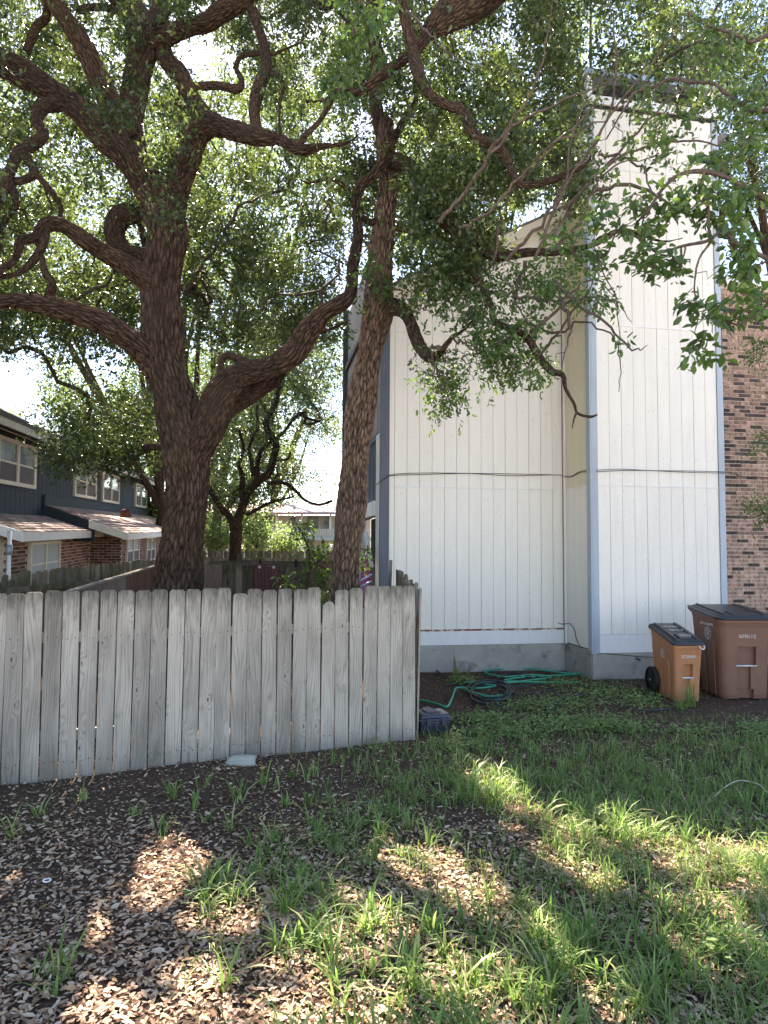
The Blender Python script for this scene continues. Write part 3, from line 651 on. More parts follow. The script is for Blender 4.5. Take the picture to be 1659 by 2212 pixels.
for i in range(-9, NP):
    c = F0+FD*((i+0.5)*pw); 
    if i >= 0:
        px, _ = proj(c); ztop = onplane(px, tops[i], c, FNr)[2]
    else: ztop = 1.49
    me = picket_mesh(ztop+0.06, pw-random.uniform(0.006, 0.011), 0.019, random.uniform(0.014, 0.024), 'point' if i == 19 else 'dog')
    o = link('picket', me, M_fence, FE, label='shorter picket with a rounded broken top' if i == 19 else None)
    o.location = Vector(c-F0)+Vector(FNr)*random.uniform(-0.005, 0.006); o.location.z = -0.06
    o.rotation_euler = (random.uniform(-0.006, 0.006), random.uniform(-0.007, 0.007), FA+random.uniform(-0.012, 0.012))
    m = o.modifiers.new('bevel', 'BEVEL'); m.width = 0.003; m.segments = 1
def fence_rail(parent, P0, D, Nn, s0, s1, o0, z, mat, h=0.085, th=0.038, base=None):
    mb = MB(); frame_box(mb, P0-np.array(parent.location), D, Nn, s0, s1, o0-th, o0, z, z+h); return mb.build('rail', mat, parent)
for z in (0.28, 1.08): fence_rail(FE, F0, FD, FNr, -9*pw, FL, -0.012, z, M_fence)
for s in (-1.0, 1.45, FL-0.05):
    mb = MB(); frame_box(mb, np.zeros(3), FD, FNr, s-0.045, s+0.045, -0.14, -0.051, -0.1, 1.38); mb.build('post', M_fence, FE)
mb = MB()
for i in range(-9, NP):
    for z in (0.12, 1.12):
        for dx in (-0.035, 0.03):
            c = FD*((i+0.5)*pw+dx+random.uniform(-.008, .008))+FNr*0.0105+np.array([0, 0, z+random.uniform(-.012, .012)])
            mb.tube([c-FNr*0.004, c+FNr*0.003], 0.0045, 6)
mb.build('nails', M_black, FE, kind='stuff')
# return fence towards the building, seen edge on
R0 = F1+FD*0.025+np.array([0, 0.03, 0]); R1 = np.array([0.17, 9.95, 0]); RDv = R1-R0; RL = np.linalg.norm(RDv); RDv /= RL; RAa = math.atan2(RDv[1], RDv[0])
RE = empty('side_fence', R0, label='old dark picket fence running edge-on from the front fence corner back to the white wall', cat='fence')
nr = int(RL/0.143)
for i in range(nr):
    c = RDv*((i+0.5)*0.143); h = 1.50+0.12*i/nr+random.uniform(-0.05, 0.03)
    o = link('picket', picket_mesh(h, 0.137, 0.018, 0.025), M_oldfence if i > 2 else M_fence, RE); o.location = Vector(c); o.rotation_euler = (random.uniform(-0.02, 0.02), random.uniform(-0.04, 0.02), RAa+random.uniform(-0.12, 0.12))
for z in (0.3, 1.1):
    mb = MB(); mb.box(0, RL, 0.02, 0.058, z, z+0.085); o = mb.build('rail', M_oldfence, RE); o.rotation_euler = (0, 0, RAa)
mb = MB(); mb.box(-0.02, 0.02, -0.01, 0.01, 0, 1.72); o = mb.build('loose_stake', M_oldfence, None); o.location = Vector((0.06, 9.9, 0)); o.rotation_euler = (0.02, 0.02, 0.3); tag(o, 'thin upright stake standing against the white wall beside the dark corner trim', 'stake')
# old dark fence left, in front of the house
A0 = at(-60, 1246, 9.2); A1 = at(340, 1207, 15.0)
LD = np.array([A1[0]-A0[0], A1[1]-A0[1], 0]); LL = np.linalg.norm(LD); LD /= LL; LA = math.atan2(LD[1], LD[0]); LNr = np.array([LD[1], -LD[0], 0])
LE = empty('old_fence', (A0[0], A0[1], 0), label='dark mossy picket fence with uneven tops running in front of the brick house', cat='fence')
n = int(LL/0.143)
for i in range(n):
    f = i/n; h = A0[2]*(1-f)+A1[2]*f+random.uniform(-0.02, 0.02)
    if i in (2, 3, 5, 9): h -= random.uniform(0.0, 0.12)
    o = link('picket', picket_mesh(h, 0.134, 0.018, 0.028, 'dog'), M_oldfence, LE); o.location = Vector(LD*((i+0.5)*0.143)); o.rotation_euler = (random.uniform(-0.02, 0.02), random.uniform(-0.015, 0.015), LA+random.uniform(-0.15, 0.1))
for z in (0.3, 1.2):
    mb = MB(); mb.box(0, LL, -0.06, -0.02, z, z+0.085); o = mb.build('rail', M_oldfence, LE); o.rotation_euler = (0, 0, LA)
# leaning plywood with lit cap board
c0 = at(120, 1288, 8.6); c1 = at(338, 1223, 12.4)
PE = empty('plywood_panel', (c0[0], c0[1], 0), label='brown plywood and board panel with a sloping cap board behind the front fence', cat='panel')
def quadwall(mb, p, q, zt0, zt1, zb, th=0.02):
    D = np.array([q[0]-p[0], q[1]-p[1], 0]); D /= np.linalg.norm(D); Nn = np.array([D[1], -D[0], 0])*th
    V = [(p[0], p[1], zb), (q[0], q[1], zb), (q[0]-Nn[0], q[1]-Nn[1], zb), (p[0]-Nn[0], p[1]-Nn[1], zb), (p[0], p[1], zt0), (q[0], q[1], zt1), (q[0]-Nn[0], q[1]-Nn[1], zt1), (p[0]-Nn[0], p[1]-Nn[1], zt0)]
    mb.add(np.array(V)-np.array(PE.location), BOXF)
mid = c0*0.38+c1*0.62
mb = MB(); quadwall(mb, c0, mid, c0[2], mid[2], 0); mb.build('plywood_sheet', M_ply, PE)
for i in range(9):
    f0, f1 = 0.625+i*0.0416, 0.625+(i+1)*0.0416-0.003
    a, b_ = c0*(1-f0)+c1*f0, c0*(1-f1)+c1*f1; mb = MB(); quadwall(mb, a, b_, a[2], b_[2], 0); mb.build('board', M_redwood, PE)
mb = MB(); Dn = np.array([0.03, 0.0, 0.0]); V = [c0-Dn, c1-Dn, c1+Dn+np.array([0.03, 0, 0]), c0+Dn+np.array([0.03, 0, 0])]
V = [np.array(v) for v in V]; mb.add(np.array([v+np.array([0, 0, 0.003]) for v in V]+[v+np.array([0, 0, 0.03]) for v in V])-np.array(PE.location), BOXF); mb.build('cap_board', M_fence, PE)
# fences behind
def straight_fence(name, p, q, h, mat, label, wd=0.137, gap=0.006, hv=0.03, rails=True):
    p = np.array(p, float); q = np.array(q, float); D = q-p; D[2] = 0; L = np.linalg.norm(D); D /= L; a = math.atan2(D[1], D[0])
    E = empty(name, (p[0], p[1], 0), label=label, cat='fence'); n = int(L/(wd+gap)); mes = [picket_mesh(h+random.uniform(-hv, hv), wd, 0.018, 0.03) for _ in range(6)]
    for i in range(n):
        o = link('picket', mes[(i*7+3) % 6], mat, E); o.location = Vector(D*((i+0.5)*L/n)); o.rotation_euler = (random.uniform(-0.02, 0.02), random.uniform(-0.02, 0.02), a+random.uniform(-0.05, 0.05))
    if rails:
        for z in (0.4, h-0.35):
            mb = MB(); mb.box(0, L, -0.06, -0.012, z, z+0.09); o = mb.build('rail', mat, E); o.rotation_euler = (0, 0, a)
    return E
b1 = at(428, 1203, 19.0); b2 = at(780, 1206, 19.0); straight_fence('mossy_fence', (b1[0], b1[1], 0), (b2[0], b2[1], 0), b1[2], M_mossfence, 'green mossy picket fence behind the back yard, lower of the two far rows')
b1 = at(430, 1188, 24.0); b2 = at(800, 1186, 24.0); straight_fence('far_fence', (b1[0], b1[1], 0), (b2[0], b2[1], 0), b1[2], M_oldfence, 'brown lit picket fence farthest back, its top row just below the balcony house')
YB = 15.0
BE = empty('back_fence', at(430, 1300, YB)*[1, 1, 0], label='dark board back fence with grey posts, cross rail and plywood sheets', cat='fence')
def bbox(name, px0, px1, py0, py1, mat, dy=0.0, th=0.03, label=None):
    a = at(px0, py0, YB+dy); b_ = at(px1, py1, YB+dy); z0 = 0 if py1 > 1270 else b_[2]; o0 = np.array(BE.location)
    mb = MB(); mb.box(a[0]-o0[0], b_[0]-o0[0], a[1]-o0[1], a[1]-o0[1]+th, z0, a[2]); return mb.build(name, mat, BE, label=label)
for i, px in enumerate(np.arange(437, 800, 13.6)):
    bbox('board', px, px+12.9, 1216+random.uniform(-1.5, 1.5), 1300, M_oldfence, 0.06, 0.02)
bbox('rail', 455, 745, 1211, 1218, M_fence, -0.02); bbox('rail', 511, 560, 1210, 1222, M_fence, -0.06)
for px in (516, 681): bbox('post', px-5, px+5, 1196, 1300, M_ply if px > 600 else M_fence, -0.10, 0.09)
bbox('plywood_sheet', 432, 479, 1219, 1300, M_ply, 0.0, 0.012); bbox('plywood_sheet', 689, 760, 1219, 1300, M_ply, 0.0, 0.012)
for px in (560, 637): bbox('bracket', px, px+4, 1208, 1225, M_black, -0.08, 0.03)
# maroon folded table leaning
pm = at(575, 1300, YB-0.5); pt = at(575, 1222, YB-0.5)
ME = empty('folding_table', (pm[0], pm[1], 0), label='dark red slatted folding table leaning upright against the back fence', cat='table')
hw = 28*YB/FP
mb = MB(); mb.box(-hw, hw, 0, 0.02, 0.35, pt[2]-0.02); mb.build('back_panel', M_maroon, ME)
for k in range(7):
    x = -hw+0.04+(2*hw-0.08)*k/7; mb = MB(); mb.box(x+0.008, x+(2*hw-0.08)/7-0.008, -0.022, -0.002, 0.36, pt[2]-0.04); mb.build('slat', M_maroon, ME)
for x in (-hw-0.02, hw-0.015):
    mb = MB(); mb.box(x, x+0.035, -0.05, 0.0, 0, pt[2]); mb.build('leg', M_redwood, ME)
mb = MB(); mb.box(-hw-0.02, hw+0.02, -0.05, -0.002, pt[2]+0.001, pt[2]+0.035); mb.build('top_rail', M_maroon, ME)
for x, z in ((-hw*0.5, pt[2]-0.03), (hw*0.55, pt[2]-0.03), (-hw*0.35, 0.95), (hw*0.5, 0.97)):
    mb = MB(); mb.tube([(x, -0.03, z), (x, -0.055, z)], 0.03, 10); mb.build('bolt', M_whitetrim, ME)
ME.rotation_euler = (0, 0, 0)

# pale building with balcony far behind
YF = 40.0
fo = at(660, 1190, YF); FB = empty('balcony_house', (fo[0], fo[1], 0), label='pale distant house with a white balcony railing and pink shingled roof between the oaks', cat='house')
def fb(name, px0, px1, py0, py1, mat, dy=0.0, th=0.2, parent=None):
    a = at(px0, py0, YF+dy); b_ = at(px1, py1, YF+dy); o0 = np.array([fo[0], fo[1], 0])
    mb = MB(); mb.box(a[0]-o0[0], b_[0]-o0[0], a[1]-o0[1], a[1]-o0[1]+th, b_[2], a[2]); return mb.build(name, mat, parent or FB)
M_farwall = paint('far_cream_wall', (0.62, 0.60, 0.52), 0.8, 0.05, 1, bumpy=0); M_pinkroof = paint('pink_roof', (0.46, 0.34, 0.31), 0.9, 0.2, 3, bumpy=0); M_fargreen = paint('far_pale_green', (0.42, 0.50, 0.47), 0.8, 0.08, 2, bumpy=0)
fb('wall', 440, 800, 1112, 1212, M_farwall, 1.2, 0.3)
a = at(590, 1098, YF); b_ = at(800, 1085, YF+4); mb = MB(); o0 = np.array([fo[0], fo[1], 0])
Vq = [at(430, 1112, YF-0.4), at(820, 1112, YF-0.4), at(820, 1092, YF+4), at(430, 1092, YF+4)]
mb.add(np.array(Vq+[v+np.array([0, 0, 0.15]) for v in Vq])-o0, BOXF); mb.build('roof', M_pinkroof, FB)
for x0, x1 in ((626, 640), (664, 690), (700, 712), (560, 590)):
    wn = fb('window', x0, x1, 1116, 1142, M_glass, 1.1, 0.08); fb('frame', x1-1, x1, 1116, 1142, M_whitetrim, 1.0, 0.06, wn)
fb('balcony_floor', 560, 800, 1158, 1168, M_fargreen, 0, 1.2)
fb('hand_rail', 560, 800, 1142, 1144.5, M_whitetrim, 0, 0.1)
for i, px in enumerate(np.arange(562, 798, 3.6)): fb('baluster', px, px+1.3, 1144.5, 1158, M_whitetrim, 0.03, 0.05)
for px in (596, 650, 712, 780): fb('balcony_post', px, px+3, 1110, 1190, M_whitetrim, 0.15, 0.12)
fb('garage_door', 660, 700, 1180, 1192, M_fargreen, 1.1, 0.08)

# ------------------------------------------------------------------ trees
def limb_mesh(P, R, bark=True, amp=None, fine=1.0):
    """P,R control points -> displaced tube mesh"""
    P = np.asarray(P, float); R = np.asarray(R, float); rm = R.max()
    step = max(0.02, rm*0.085)/fine
    k = [max(2, int(np.linalg.norm(P[i+1]-P[i])/step)) for i in range(len(P)-1)]
    Q = catmull(np.column_stack([P, R]), k); C, Rr = Q[:, :3], np.maximum(Q[:, 3], 0.003)
    # gentle wander
    L = np.concatenate([[0], np.cumsum(np.linalg.norm(np.diff(C, axis=0), axis=1))])
    seg = int(np.clip(2*np.pi*rm/0.0085*fine, 10, 220))
    V, F, (Nv, Bv, th) = tube_arrays(C, Rr, seg)
    V = V.reshape(len(C), seg, 3); d = (V-C[:, None, :]); dn = d/np.linalg.norm(d, axis=2)[..., None]
    ct, st_ = np.cos(th)[None, :], np.sin(th)[None, :]; sd = rng.integers(1000)
    rr = Rr[:, None]
    kf = float(np.clip((0.22/rm)**0.5, 0.8, 1.9))
    u = kf*np.stack([ct*rr*30+0*L[:, None], st_*rr*30+0*L[:, None], np.broadcast_to(L[:, None]*7.5, (len(C), seg))], -1)
    warp = vnoise(u*0.4, sd)*1.8; u2 = u+np.stack([warp, warp*0.7, warp*0.2], -1)
    fl = vnoise(u2*2.3, sd+2)
    ridge = np.clip((vedge(u2, sd+1)-0.02)/0.42, 0, 1)**0.7*(0.72+0.5*fl)
    ridge = ridge*(0.55+0.75*vnoise(u*0.12, sd+5))
    lump = vnoise(np.stack([ct*rr*5+0*L[:, None], st_*rr*5+0*L[:, None], np.broadcast_to(L[:, None]*1.6, (len(C), seg))], -1), sd+3)-0.5
    a = amp if amp is not None else min(0.024, rm*0.11)
    V = V+dn*(a*(ridge-0.6)[..., None] + (rr*0.42*lump)[..., None])
    uv = np.stack([np.broadcast_to(th[None, :]/(2*np.pi)*2*np.pi*rm, (len(C), seg)), np.broadcast_to(L[:, None], (len(C), seg))], -1).reshape(-1, 2)
    me = np_mesh('limb', V.reshape(-1, 3), F, {'ridge': ridge.ravel()}, uv, dom='POINT')
    return me
def px_limb(pts, Y):
    """pts: (px,py,halfwidth[,Y])"""
    P, R = [], []
    for p in pts:
        y = p[3] if len(p) > 3 else Y
        P.append(at(p[0], p[1], y)); R.append(p[2]*y/FP)
    return np.array(P), np.array(R)
def catm_pts(P, R, step=0.25):
    out = []
    for i in range(len(P)-1):
        k = max(1, int(np.linalg.norm(P[i+1]-P[i])/step))
        for j in range(k): out.append(P[i]+(P[i+1]-P[i])*j/k)
    out.append(P[-1]); return out
HOLES = []
def in_patch(P):
    """True where sunlight through this point would land in one of the sunlit patches of the lawn"""
    G = P - S*((P[:, 2]/S[2])[:, None]); m = np.zeros(len(P), bool)
    for (gx, gy, rx, ry, an) in PATCH:
        dx, dy = G[:, 0]-gx, G[:, 1]-gy; c, s = math.cos(an), math.sin(an)
        u, v = (dx*c+dy*s)/rx, (-dx*s+dy*c)/ry
        m |= (u*u+v*v) < 1
    return m
PATCH = []
def patch(px, py, rx, ry, an=0): g = gnd(px, py); PATCH.append((g[0], g[1], rx, ry, an))
patch(400, 1800, 0.24, 0.95, 0.06); patch(20, 1855, 0.34, 0.24); patch(120, 2120, 0.22, 0.12, -0.4); patch(10, 2140, 0.2, 0.12); patch(70, 1990, 0.42, 0.2, -.3); patch(100, 2150, 0.4, 0.12); patch(20, 1850, 0.5, 0.3); patch(640, 2080, 0.16, 0.08); patch(1420, 1960, 0.16, 0.10, -.4); patch(1060, 1990, 0.15, 0.1); patch(1400, 2170, 0.22, 0.08); patch(125, 1950, 0.12, 0.26, -0.5); patch(60, 2040, 0.28, 0.16)
patch(430, 2090, 0.16, 0.10); patch(150, 2150, 0.15, 0.10); patch(360, 2190, 0.4, 0.10); patch(900, 1870, 0.32, 0.26, 0.4); patch(1000, 1930, 0.26, 0.18)
patch(1170, 1720, 0.48, 0.40, -0.6); patch(1430, 1760, 0.35, 0.3, -0.5); patch(1050, 1680, 0.2, 0.2); patch(1560, 1620, 0.5, 0.25); patch(1240, 1900, 0.2, 0.2, -.5); patch(1300, 1800, 0.28, 0.24, -0.6); patch(1600, 1760, 0.55, 0.5, -0.4); patch(1640, 1850, 0.35, 0.25)
patch(1500, 1670, 0.5, 0.2); patch(1310, 1925, 0.14, 0.14); patch(850, 2000, 0.18, 0.10); patch(1150, 2080, 0.2, 0.08); patch(950, 2150, 0.42, 0.15); patch(700, 2180, 0.36, 0.14); patch(1260, 2140, 0.2, 0.08); patch(500, 1960, 0.14, 0.12); patch(1480, 1880, 0.15, 0.1)
_r = random.Random(11)
for _ in range(95):
    x_, y_ = _r.uniform(-60, 1720), 2212-_r.random()**0.8*560
    if (y_ < 1790 and x_ < 980) or (170 < x_ < 315 and y_ < 2150): continue
    e_ = _r.uniform(0.03, 0.12); patch(x_, y_, e_, e_*_r.uniform(0.7, 1.6), _r.uniform(-1, 1))
def nodes_rect(n, x0, x1, y0, y1, Y0, Y1, holes=()):
    out = []
    while len(out) < n:
        x, y = rng.uniform(x0, x1), rng.uniform(y0, y1)
        if any(((x-h[0])/h[2])**2+((y-h[1])/h[3])**2 < 1 and rng.random() < h[4] for h in holes): continue
        out.append(at(x, y, rng.uniform(Y0, Y1)))
    return np.array(out)
def nodes_ell(n, px, py, rx, ry, Y, dY):
    out = []
    while len(out) < n:
        v = rng.uniform(-1, 1, 3)
        if v@v > 1: continue
        out.append(at(px+v[0]*rx, py+v[1]*ry, Y+v[2]*dY))
    return np.array(out)
def grow(anchors, nodes, rtip=0.003, wig=0.10, seg=4, mx=0.04):
    """connect each node to the nearest already connected point; returns mesh arrays of all twigs"""
    A = np.asarray(anchors, float); nA = len(A)
    d0 = np.array([np.min(np.sum((A-n)**2, 1)) for n in nodes]); order = np.argsort(d0); nodes = nodes[order]
    allp = np.vstack([A, nodes]); par = np.zeros(len(nodes), int)
    for i in range(len(nodes)):
        dd = np.sum((allp[:nA+i]-nodes[i])**2, 1); dd[:nA] *= 0.8; par[i] = int(np.argmin(dd))
    cnt = np.ones(len(nodes))
    for i in range(len(nodes)-1, -1, -1):
        if par[i] >= nA: cnt[par[i]-nA] += cnt[i]
    Vs, Fs, n0 = [], [], 0; m = 5; tt = np.linspace(0, 1, m); mids = []
    for i in range(len(nodes)):
        a = allp[par[i]]; b = nodes[i]; L = np.linalg.norm(b-a)
        if L < 1e-3: continue
        r1 = min(mx, rtip*cnt[i]**0.5); r0 = min(mx, r1*1.25)
        P = a+(b-a)*tt[:, None]; P[1:-1] += rng.normal(0, wig*L*0.5, (m-2, 3)); P[1:-1, 2] += rng.uniform(-0.1, 0.12)*L
        V, F, _ = tube_arrays(P, np.linspace(r0, r1, m), seg); Vs.append(V); Fs.append(F+n0); n0 += len(V)
        mids.append(P[2]); mids.append(P[3])
    return np.vstack(Vs), np.vstack(Fs), nodes, np.array(mids)
def leaves(nodes, per, spread, size, sprig=5, sl=0.2, asp=0.46, droop=0.15, prune=True, six=False, sizevar=0.3):
    """sprigs of kite-shaped leaves round the nodes"""
    ns = max(1, per//sprig); n = len(nodes)*ns
    o = np.repeat(nodes, ns, 0)+rng.normal(0, spread, (n, 3))
    d = rng.normal(0, 1, (n, 3)); d[:, 2] -= droop; d /= np.linalg.norm(d, axis=1)[:, None]
    t_ = np.tile(np.linspace(0.15, 1, sprig), n); O = np.repeat(o, sprig, 0); D = np.repeat(d, sprig, 0)
    c = O+D*(t_*sl)[:, None]; m = len(c)
    a = D*0.7+rng.normal(0, 0.75, (m, 3)); a[:, 2] -= droop*0.4; a /= np.linalg.norm(a, axis=1)[:, None]
    c = c+a*size*0.6
    keep = np.ones(m, bool)
    if prune: keep &= ~(in_patch(c) & (rng.random(m) < 0.985))
    keep &= c[:, 2] > 0.1
    c, a = c[keep], a[keep]; m = len(c)
    up = rng.normal(0, 0.7, (m, 3)); up[:, 2] += 0.8; b = np.cross(a, up); b /= np.linalg.norm(b, axis=1)[:, None]+1e-9; nn = np.cross(b, a)
    L = size*(1+rng.uniform(-sizevar, sizevar, m))[:, None]; W = L*asp
    if six:
        V = np.stack([c-a*L*0.5, c-a*L*0.18+b*W*0.42+nn*W*0.15, c+a*L*0.2+b*W*0.45+nn*W*0.15, c+a*L*0.5-nn*L*0.08, c+a*L*0.2-b*W*0.45+nn*W*0.15, c-a*L*0.18-b*W*0.42+nn*W*0.15], 1).reshape(-1, 3)
        i = np.arange(m)[:, None]*6; F = np.concatenate([i+np.array([[0, 1, 2, 3]]), i+np.array([[0, 3, 4, 5]])], 1).reshape(-1, 4); r = np.repeat(rng.random(m), 2)
    else:
        V = np.stack([c-a*L*0.5, c+b*W*0.5+nn*W*0.2+a*L*0.05, c+a*L*0.5, c-b*W*0.5+nn*W*0.2+a*L*0.05], 1).reshape(-1, 3)
        F = np.arange(m*4).reshape(-1, 4); r = rng.random(m)
    return V, F, r
def tree_thing(name, base, label, group=None, cat='tree'):
    return empty(name, base, label=label, cat=cat, group=group)
def add_world(name, me_args, mat, T, kind=None, smooth=False):
    V, F = me_args[0], me_args[1]; V = V-np.array(T.location)
    me = np_mesh(name, V, F, {'rnd': me_args[2]} if len(me_args) > 2 else None)
    return link(name, me, mat, T, smooth, kind)
def gnarl(P, R, k=0.07, ext=True):
    if ext and 0.014 < R[-1] < 0.075:
        d = P[-1]-P[-2]; d /= np.linalg.norm(d); a = P[-1]+d*R[-1]*9+rng.normal(0, R[-1]*2.5, 3); b = a+d*R[-1]*9+rng.normal(0, R[-1]*4.5, 3)+np.array([0, 0, R[-1]*3])
        P = np.vstack([P, a, b]); R = np.concatenate([R, [R[-1]*0.6, 0.006]])
    Q, S_ = [P[0]], [R[0]]
    for i in range(len(P)-1):
        L = np.linalg.norm(P[i+1]-P[i]); n = int(np.clip(L/max(0.12, R[i]*4.5), 1, 4))
        for j in range(1, n+1):
            f = j/n; q = P[i]*(1-f)+P[i+1]*f; rr = R[i]*(1-f)+R[i+1]*f
            if j < n: q = q+rng.normal(0, min(k*L, rr*0.9), 3)
            Q.append(q); S_.append(rr*rng.uniform(0.88, 1.12))
    return np.array(Q), np.array(S_)
def add_limb(T, pts, Y, mat, name='limb', amp=None, fine=1.0):
    P, R = px_limb(pts, Y)
    if name != 'trunk': P, R = gnarl(P, R)
    me = limb_mesh(P-np.array(T.location), R, amp=amp, fine=fine)
    link(name, me, mat, T, True); return P, R

# --- left live oak
YT = 8.6
T1 = tree_thing('oak_tree', at(388, 1300, YT)*[1, 1, 0], 'large twisting oak with thick dark forked trunk behind the left half of the front fence')
anch = []
def L1(pts, Y, name='limb', anchor=True, **kw):
    P, R = add_limb(T1, pts, Y, M_bark, name, **kw)
    if anchor: anch.extend(catm_pts(P, R))
_b = proj(np.array([[at(388,1300,YT)[0], YT, -0.2]]))
L1([(384, 1560, 68), (386, 1420, 60), (386, 1320, 55), (389, 1240, 50), (397, 1150, 46), (405, 1070, 46), (403, 1000, 49), (392, 930, 50), (375, 860, 46), (355, 790, 43), (348, 710, 42), (350, 640, 41), (354, 570, 41), (360, 510, 42), (360, 470, 40)], YT, 'trunk', False)
L1([(362, 500, 34), (345, 450, 36), (322, 405, 35), (290, 350, 35), (262, 320, 34), (220, 285, 32), (150, 222, 29), (70, 172, 27), (-30, 120, 25), (-160, 60, 20)], YT)
L1([(330, 420, 28, 8.6), (300, 355, 28, 8.7), (286, 305, 27, 8.8), (280, 262, 27, 8.8), (286, 215, 29, 8.9), (300, 150, 29, 9.0), (315, 98, 30, 9.0), (302, 50, 29, 9.0), (266, 0, 27, 9.0), (220, -80, 22, 9)], YT)
L1([(282, 300, 22, 8.7), (258, 262, 24, 8.6), (228, 205, 22, 8.4), (190, 118, 21, 8.2), (145, 45, 19, 8.0), (95, -20, 17, 7.8), (20, -100, 12, 7.6)], YT)
L1([(310, 100, 26, 9.0), (355, 82, 23, 8.9), (408, 58, 20, 8.8), (448, 50, 20, 8.7), (482, 24, 21, 8.6), (525, 2, 17, 8.5), (580, -50, 14, 8.4)], YT)
L1([(338, -60, 20, 9.2), (341, 10, 19, 9.2), (348, 70, 21, 9.1), (358, 125, 22, 9.0), (385, 160, 20, 8.9), (410, 205, 19, 8.8), (435, 245, 20, 8.7), (450, 270, 22, 8.6)], YT)
L1([(362, 520, 30, 8.6), (374, 450, 29, 8.7), (388, 390, 30, 8.7), (402, 340, 30, 8.6), (424, 292, 29, 8.5), (450, 268, 25, 8.4), (480, 274, 22, 8.3), (518, 286, 19, 8.2), (560, 296, 17, 8.1), (603, 301, 14, 8.0), (640, 321, 13, 7.9), (672, 322, 10, 7.8), (692, 317, 7, 7.8)], YT)
L1([(648, 318, 8, 7.9), (658, 295, 7, 7.8), (690, 262, 6, 7.7), (712, 225, 6, 7.6), (722, 198, 5, 7.6), (742, 193, 3, 7.5)], YT)
L1([(558, 292, 13, 8.1), (549, 240, 13, 8.2), (560, 185, 14, 8.3), (574, 150, 13, 8.3), (572, 105, 11, 8.4), (556, 55, 11, 8.5), (538, 0, 11, 8.6), (520, -60, 9, 8.7)], YT)
L1([(420, 188, 9, 8.8), (470, 185, 8, 8.7), (512, 192, 8, 8.6), (522, 175, 7, 8.6), (510, 145, 6, 8.6), (522, 122, 6, 8.6), (552, 115, 6, 8.5)], YT)
L1([(572, 158, 8, 8.3), (592, 160, 8, 8.3), (603, 165, 6, 8.2), (612, 190, 4, 8.1), (604, 240, 3, 8.1), (604, 290, 3, 8.0)], YT)
L1([(345, 625, 26, 8.6), (312, 600, 23, 8.5), (270, 570, 22, 8.4), (218, 542, 20, 8.3), (182, 518, 17, 8.1), (142, 491, 15, 8.0), (104, 484, 14, 7.9), (78, 512, 12, 7.8), (45, 522, 11, 7.7), (32, 560, 9, 7.6), (-20, 600, 7, 7.5)], YT)
L1([(100, 484, 11, 7.9), (92, 530, 9, 7.8), (70, 565, 8, 7.8), (40, 590, 6, 7.7), (0, 600, 5, 7.6)], YT)
L1([(330, 560, 20, 8.7), (285, 545, 17, 8.8), (258, 530, 20, 8.9), (248, 498, 24, 8.9), (262, 468, 24, 8.9), (292, 464, 20, 8.9), (302, 480, 10, 8.9)], YT)
L1([(350, 800, 36, 8.6), (318, 768, 31, 8.5), (272, 728, 28, 8.3), (205, 690, 23, 8.1), (120, 665, 20, 7.9), (40, 652, 18, 7.7), (-40, 648, 16, 7.5), (-160, 600, 12, 7.3)], YT)
L1([(118, 668, 12, 7.9), (108, 640, 10, 7.9), (112, 612, 9, 7.8), (98, 590, 7, 7.8)], YT)
L1([(405, 1000, 40, 8.6), (435, 940, 38, 8.5), (458, 885, 32, 8.4), (478, 840, 29, 8.3), (520, 806, 27, 8.3), (580, 795, 25, 8.2), (632, 765, 24, 8.1), (668, 710, 21, 8.0), (702, 675, 20, 7.9), (738, 655, 18, 7.9), (758, 630, 14, 7.9), (764, 570, 12, 8.0), (774, 500, 12, 8.0), (769, 440, 12, 8.0), (778, 405, 11, 8.0), (805, 380, 11, 8.0), (828, 350, 10, 8.0), (880, 250, 7, 8), (900, 150, 5, 8)], YT)
L1([(452, 930, 30, 8.5), (490, 885, 23, 8.6), (520, 862, 24, 8.7), (548, 845, 23, 8.7), (580, 825, 18, 8.7), (600, 815, 11, 8.6)], YT)
L1([(548, 792, 9, 8.3), (515, 775, 9, 8.3), (490, 768, 9, 8.4), (478, 780, 8, 8.4), (474, 810, 7, 8.4)], YT)
L1([(400, 960, 16, 8.8), (350, 965, 9, 9.2), (300, 972, 9, 9.8), (250, 968, 8, 10.4), (205, 972, 7, 10.9)], YT)
L1([(130, 222, 16, 8.6), (92, 232, 14, 8.5), (80, 262, 13, 8.4), (95, 290, 12, 8.3), (70, 312, 13, 8.2), (45, 325, 14, 8.1), (30, 350, 11, 8.0), (5, 420, 10, 7.9), (-10, 500, 9, 7.8)], YT)
L1([(48, 330, 9, 8.1), (75, 372, 9, 8.1), (48, 390, 8, 8.0), (25, 395, 8, 8.0), (35, 440, 8, 7.9), (15, 470, 8, 7.9), (0, 520, 7, 7.8)], YT)
L1([(75, 375, 7, 8.1), (105, 405, 6, 8.1), (130, 445, 5, 8.2), (150, 485, 4, 8.2)], YT)
L1([(75, 60, 8, 8.6), (58, 110, 8, 8.6), (78, 60, 8, 8.6), (100, 35, 9, 8.5)], YT)
L1([(60, 345, 6, 8.2), (95, 395, 6, 8.1), (100, 410, 4, 8.1)], YT)
L1([(170, 20, 8, 9.2), (210, 15, 9, 9.2), (255, 22, 9, 9.1), (300, 40, 8, 9)], YT)
holes = [(470, 310, 95, 55, 0.6), (430, 110, 60, 75, 0.75), (20, 835, 90, 75, 0.97), (170, 830, 60, 30, 0.7), (600, 60, 40, 60, 0.4), (0, 130, 30, 40, 0.6), (690, 120, 50, 60, 0.5), (480, 200, 50, 40, 0.5)]
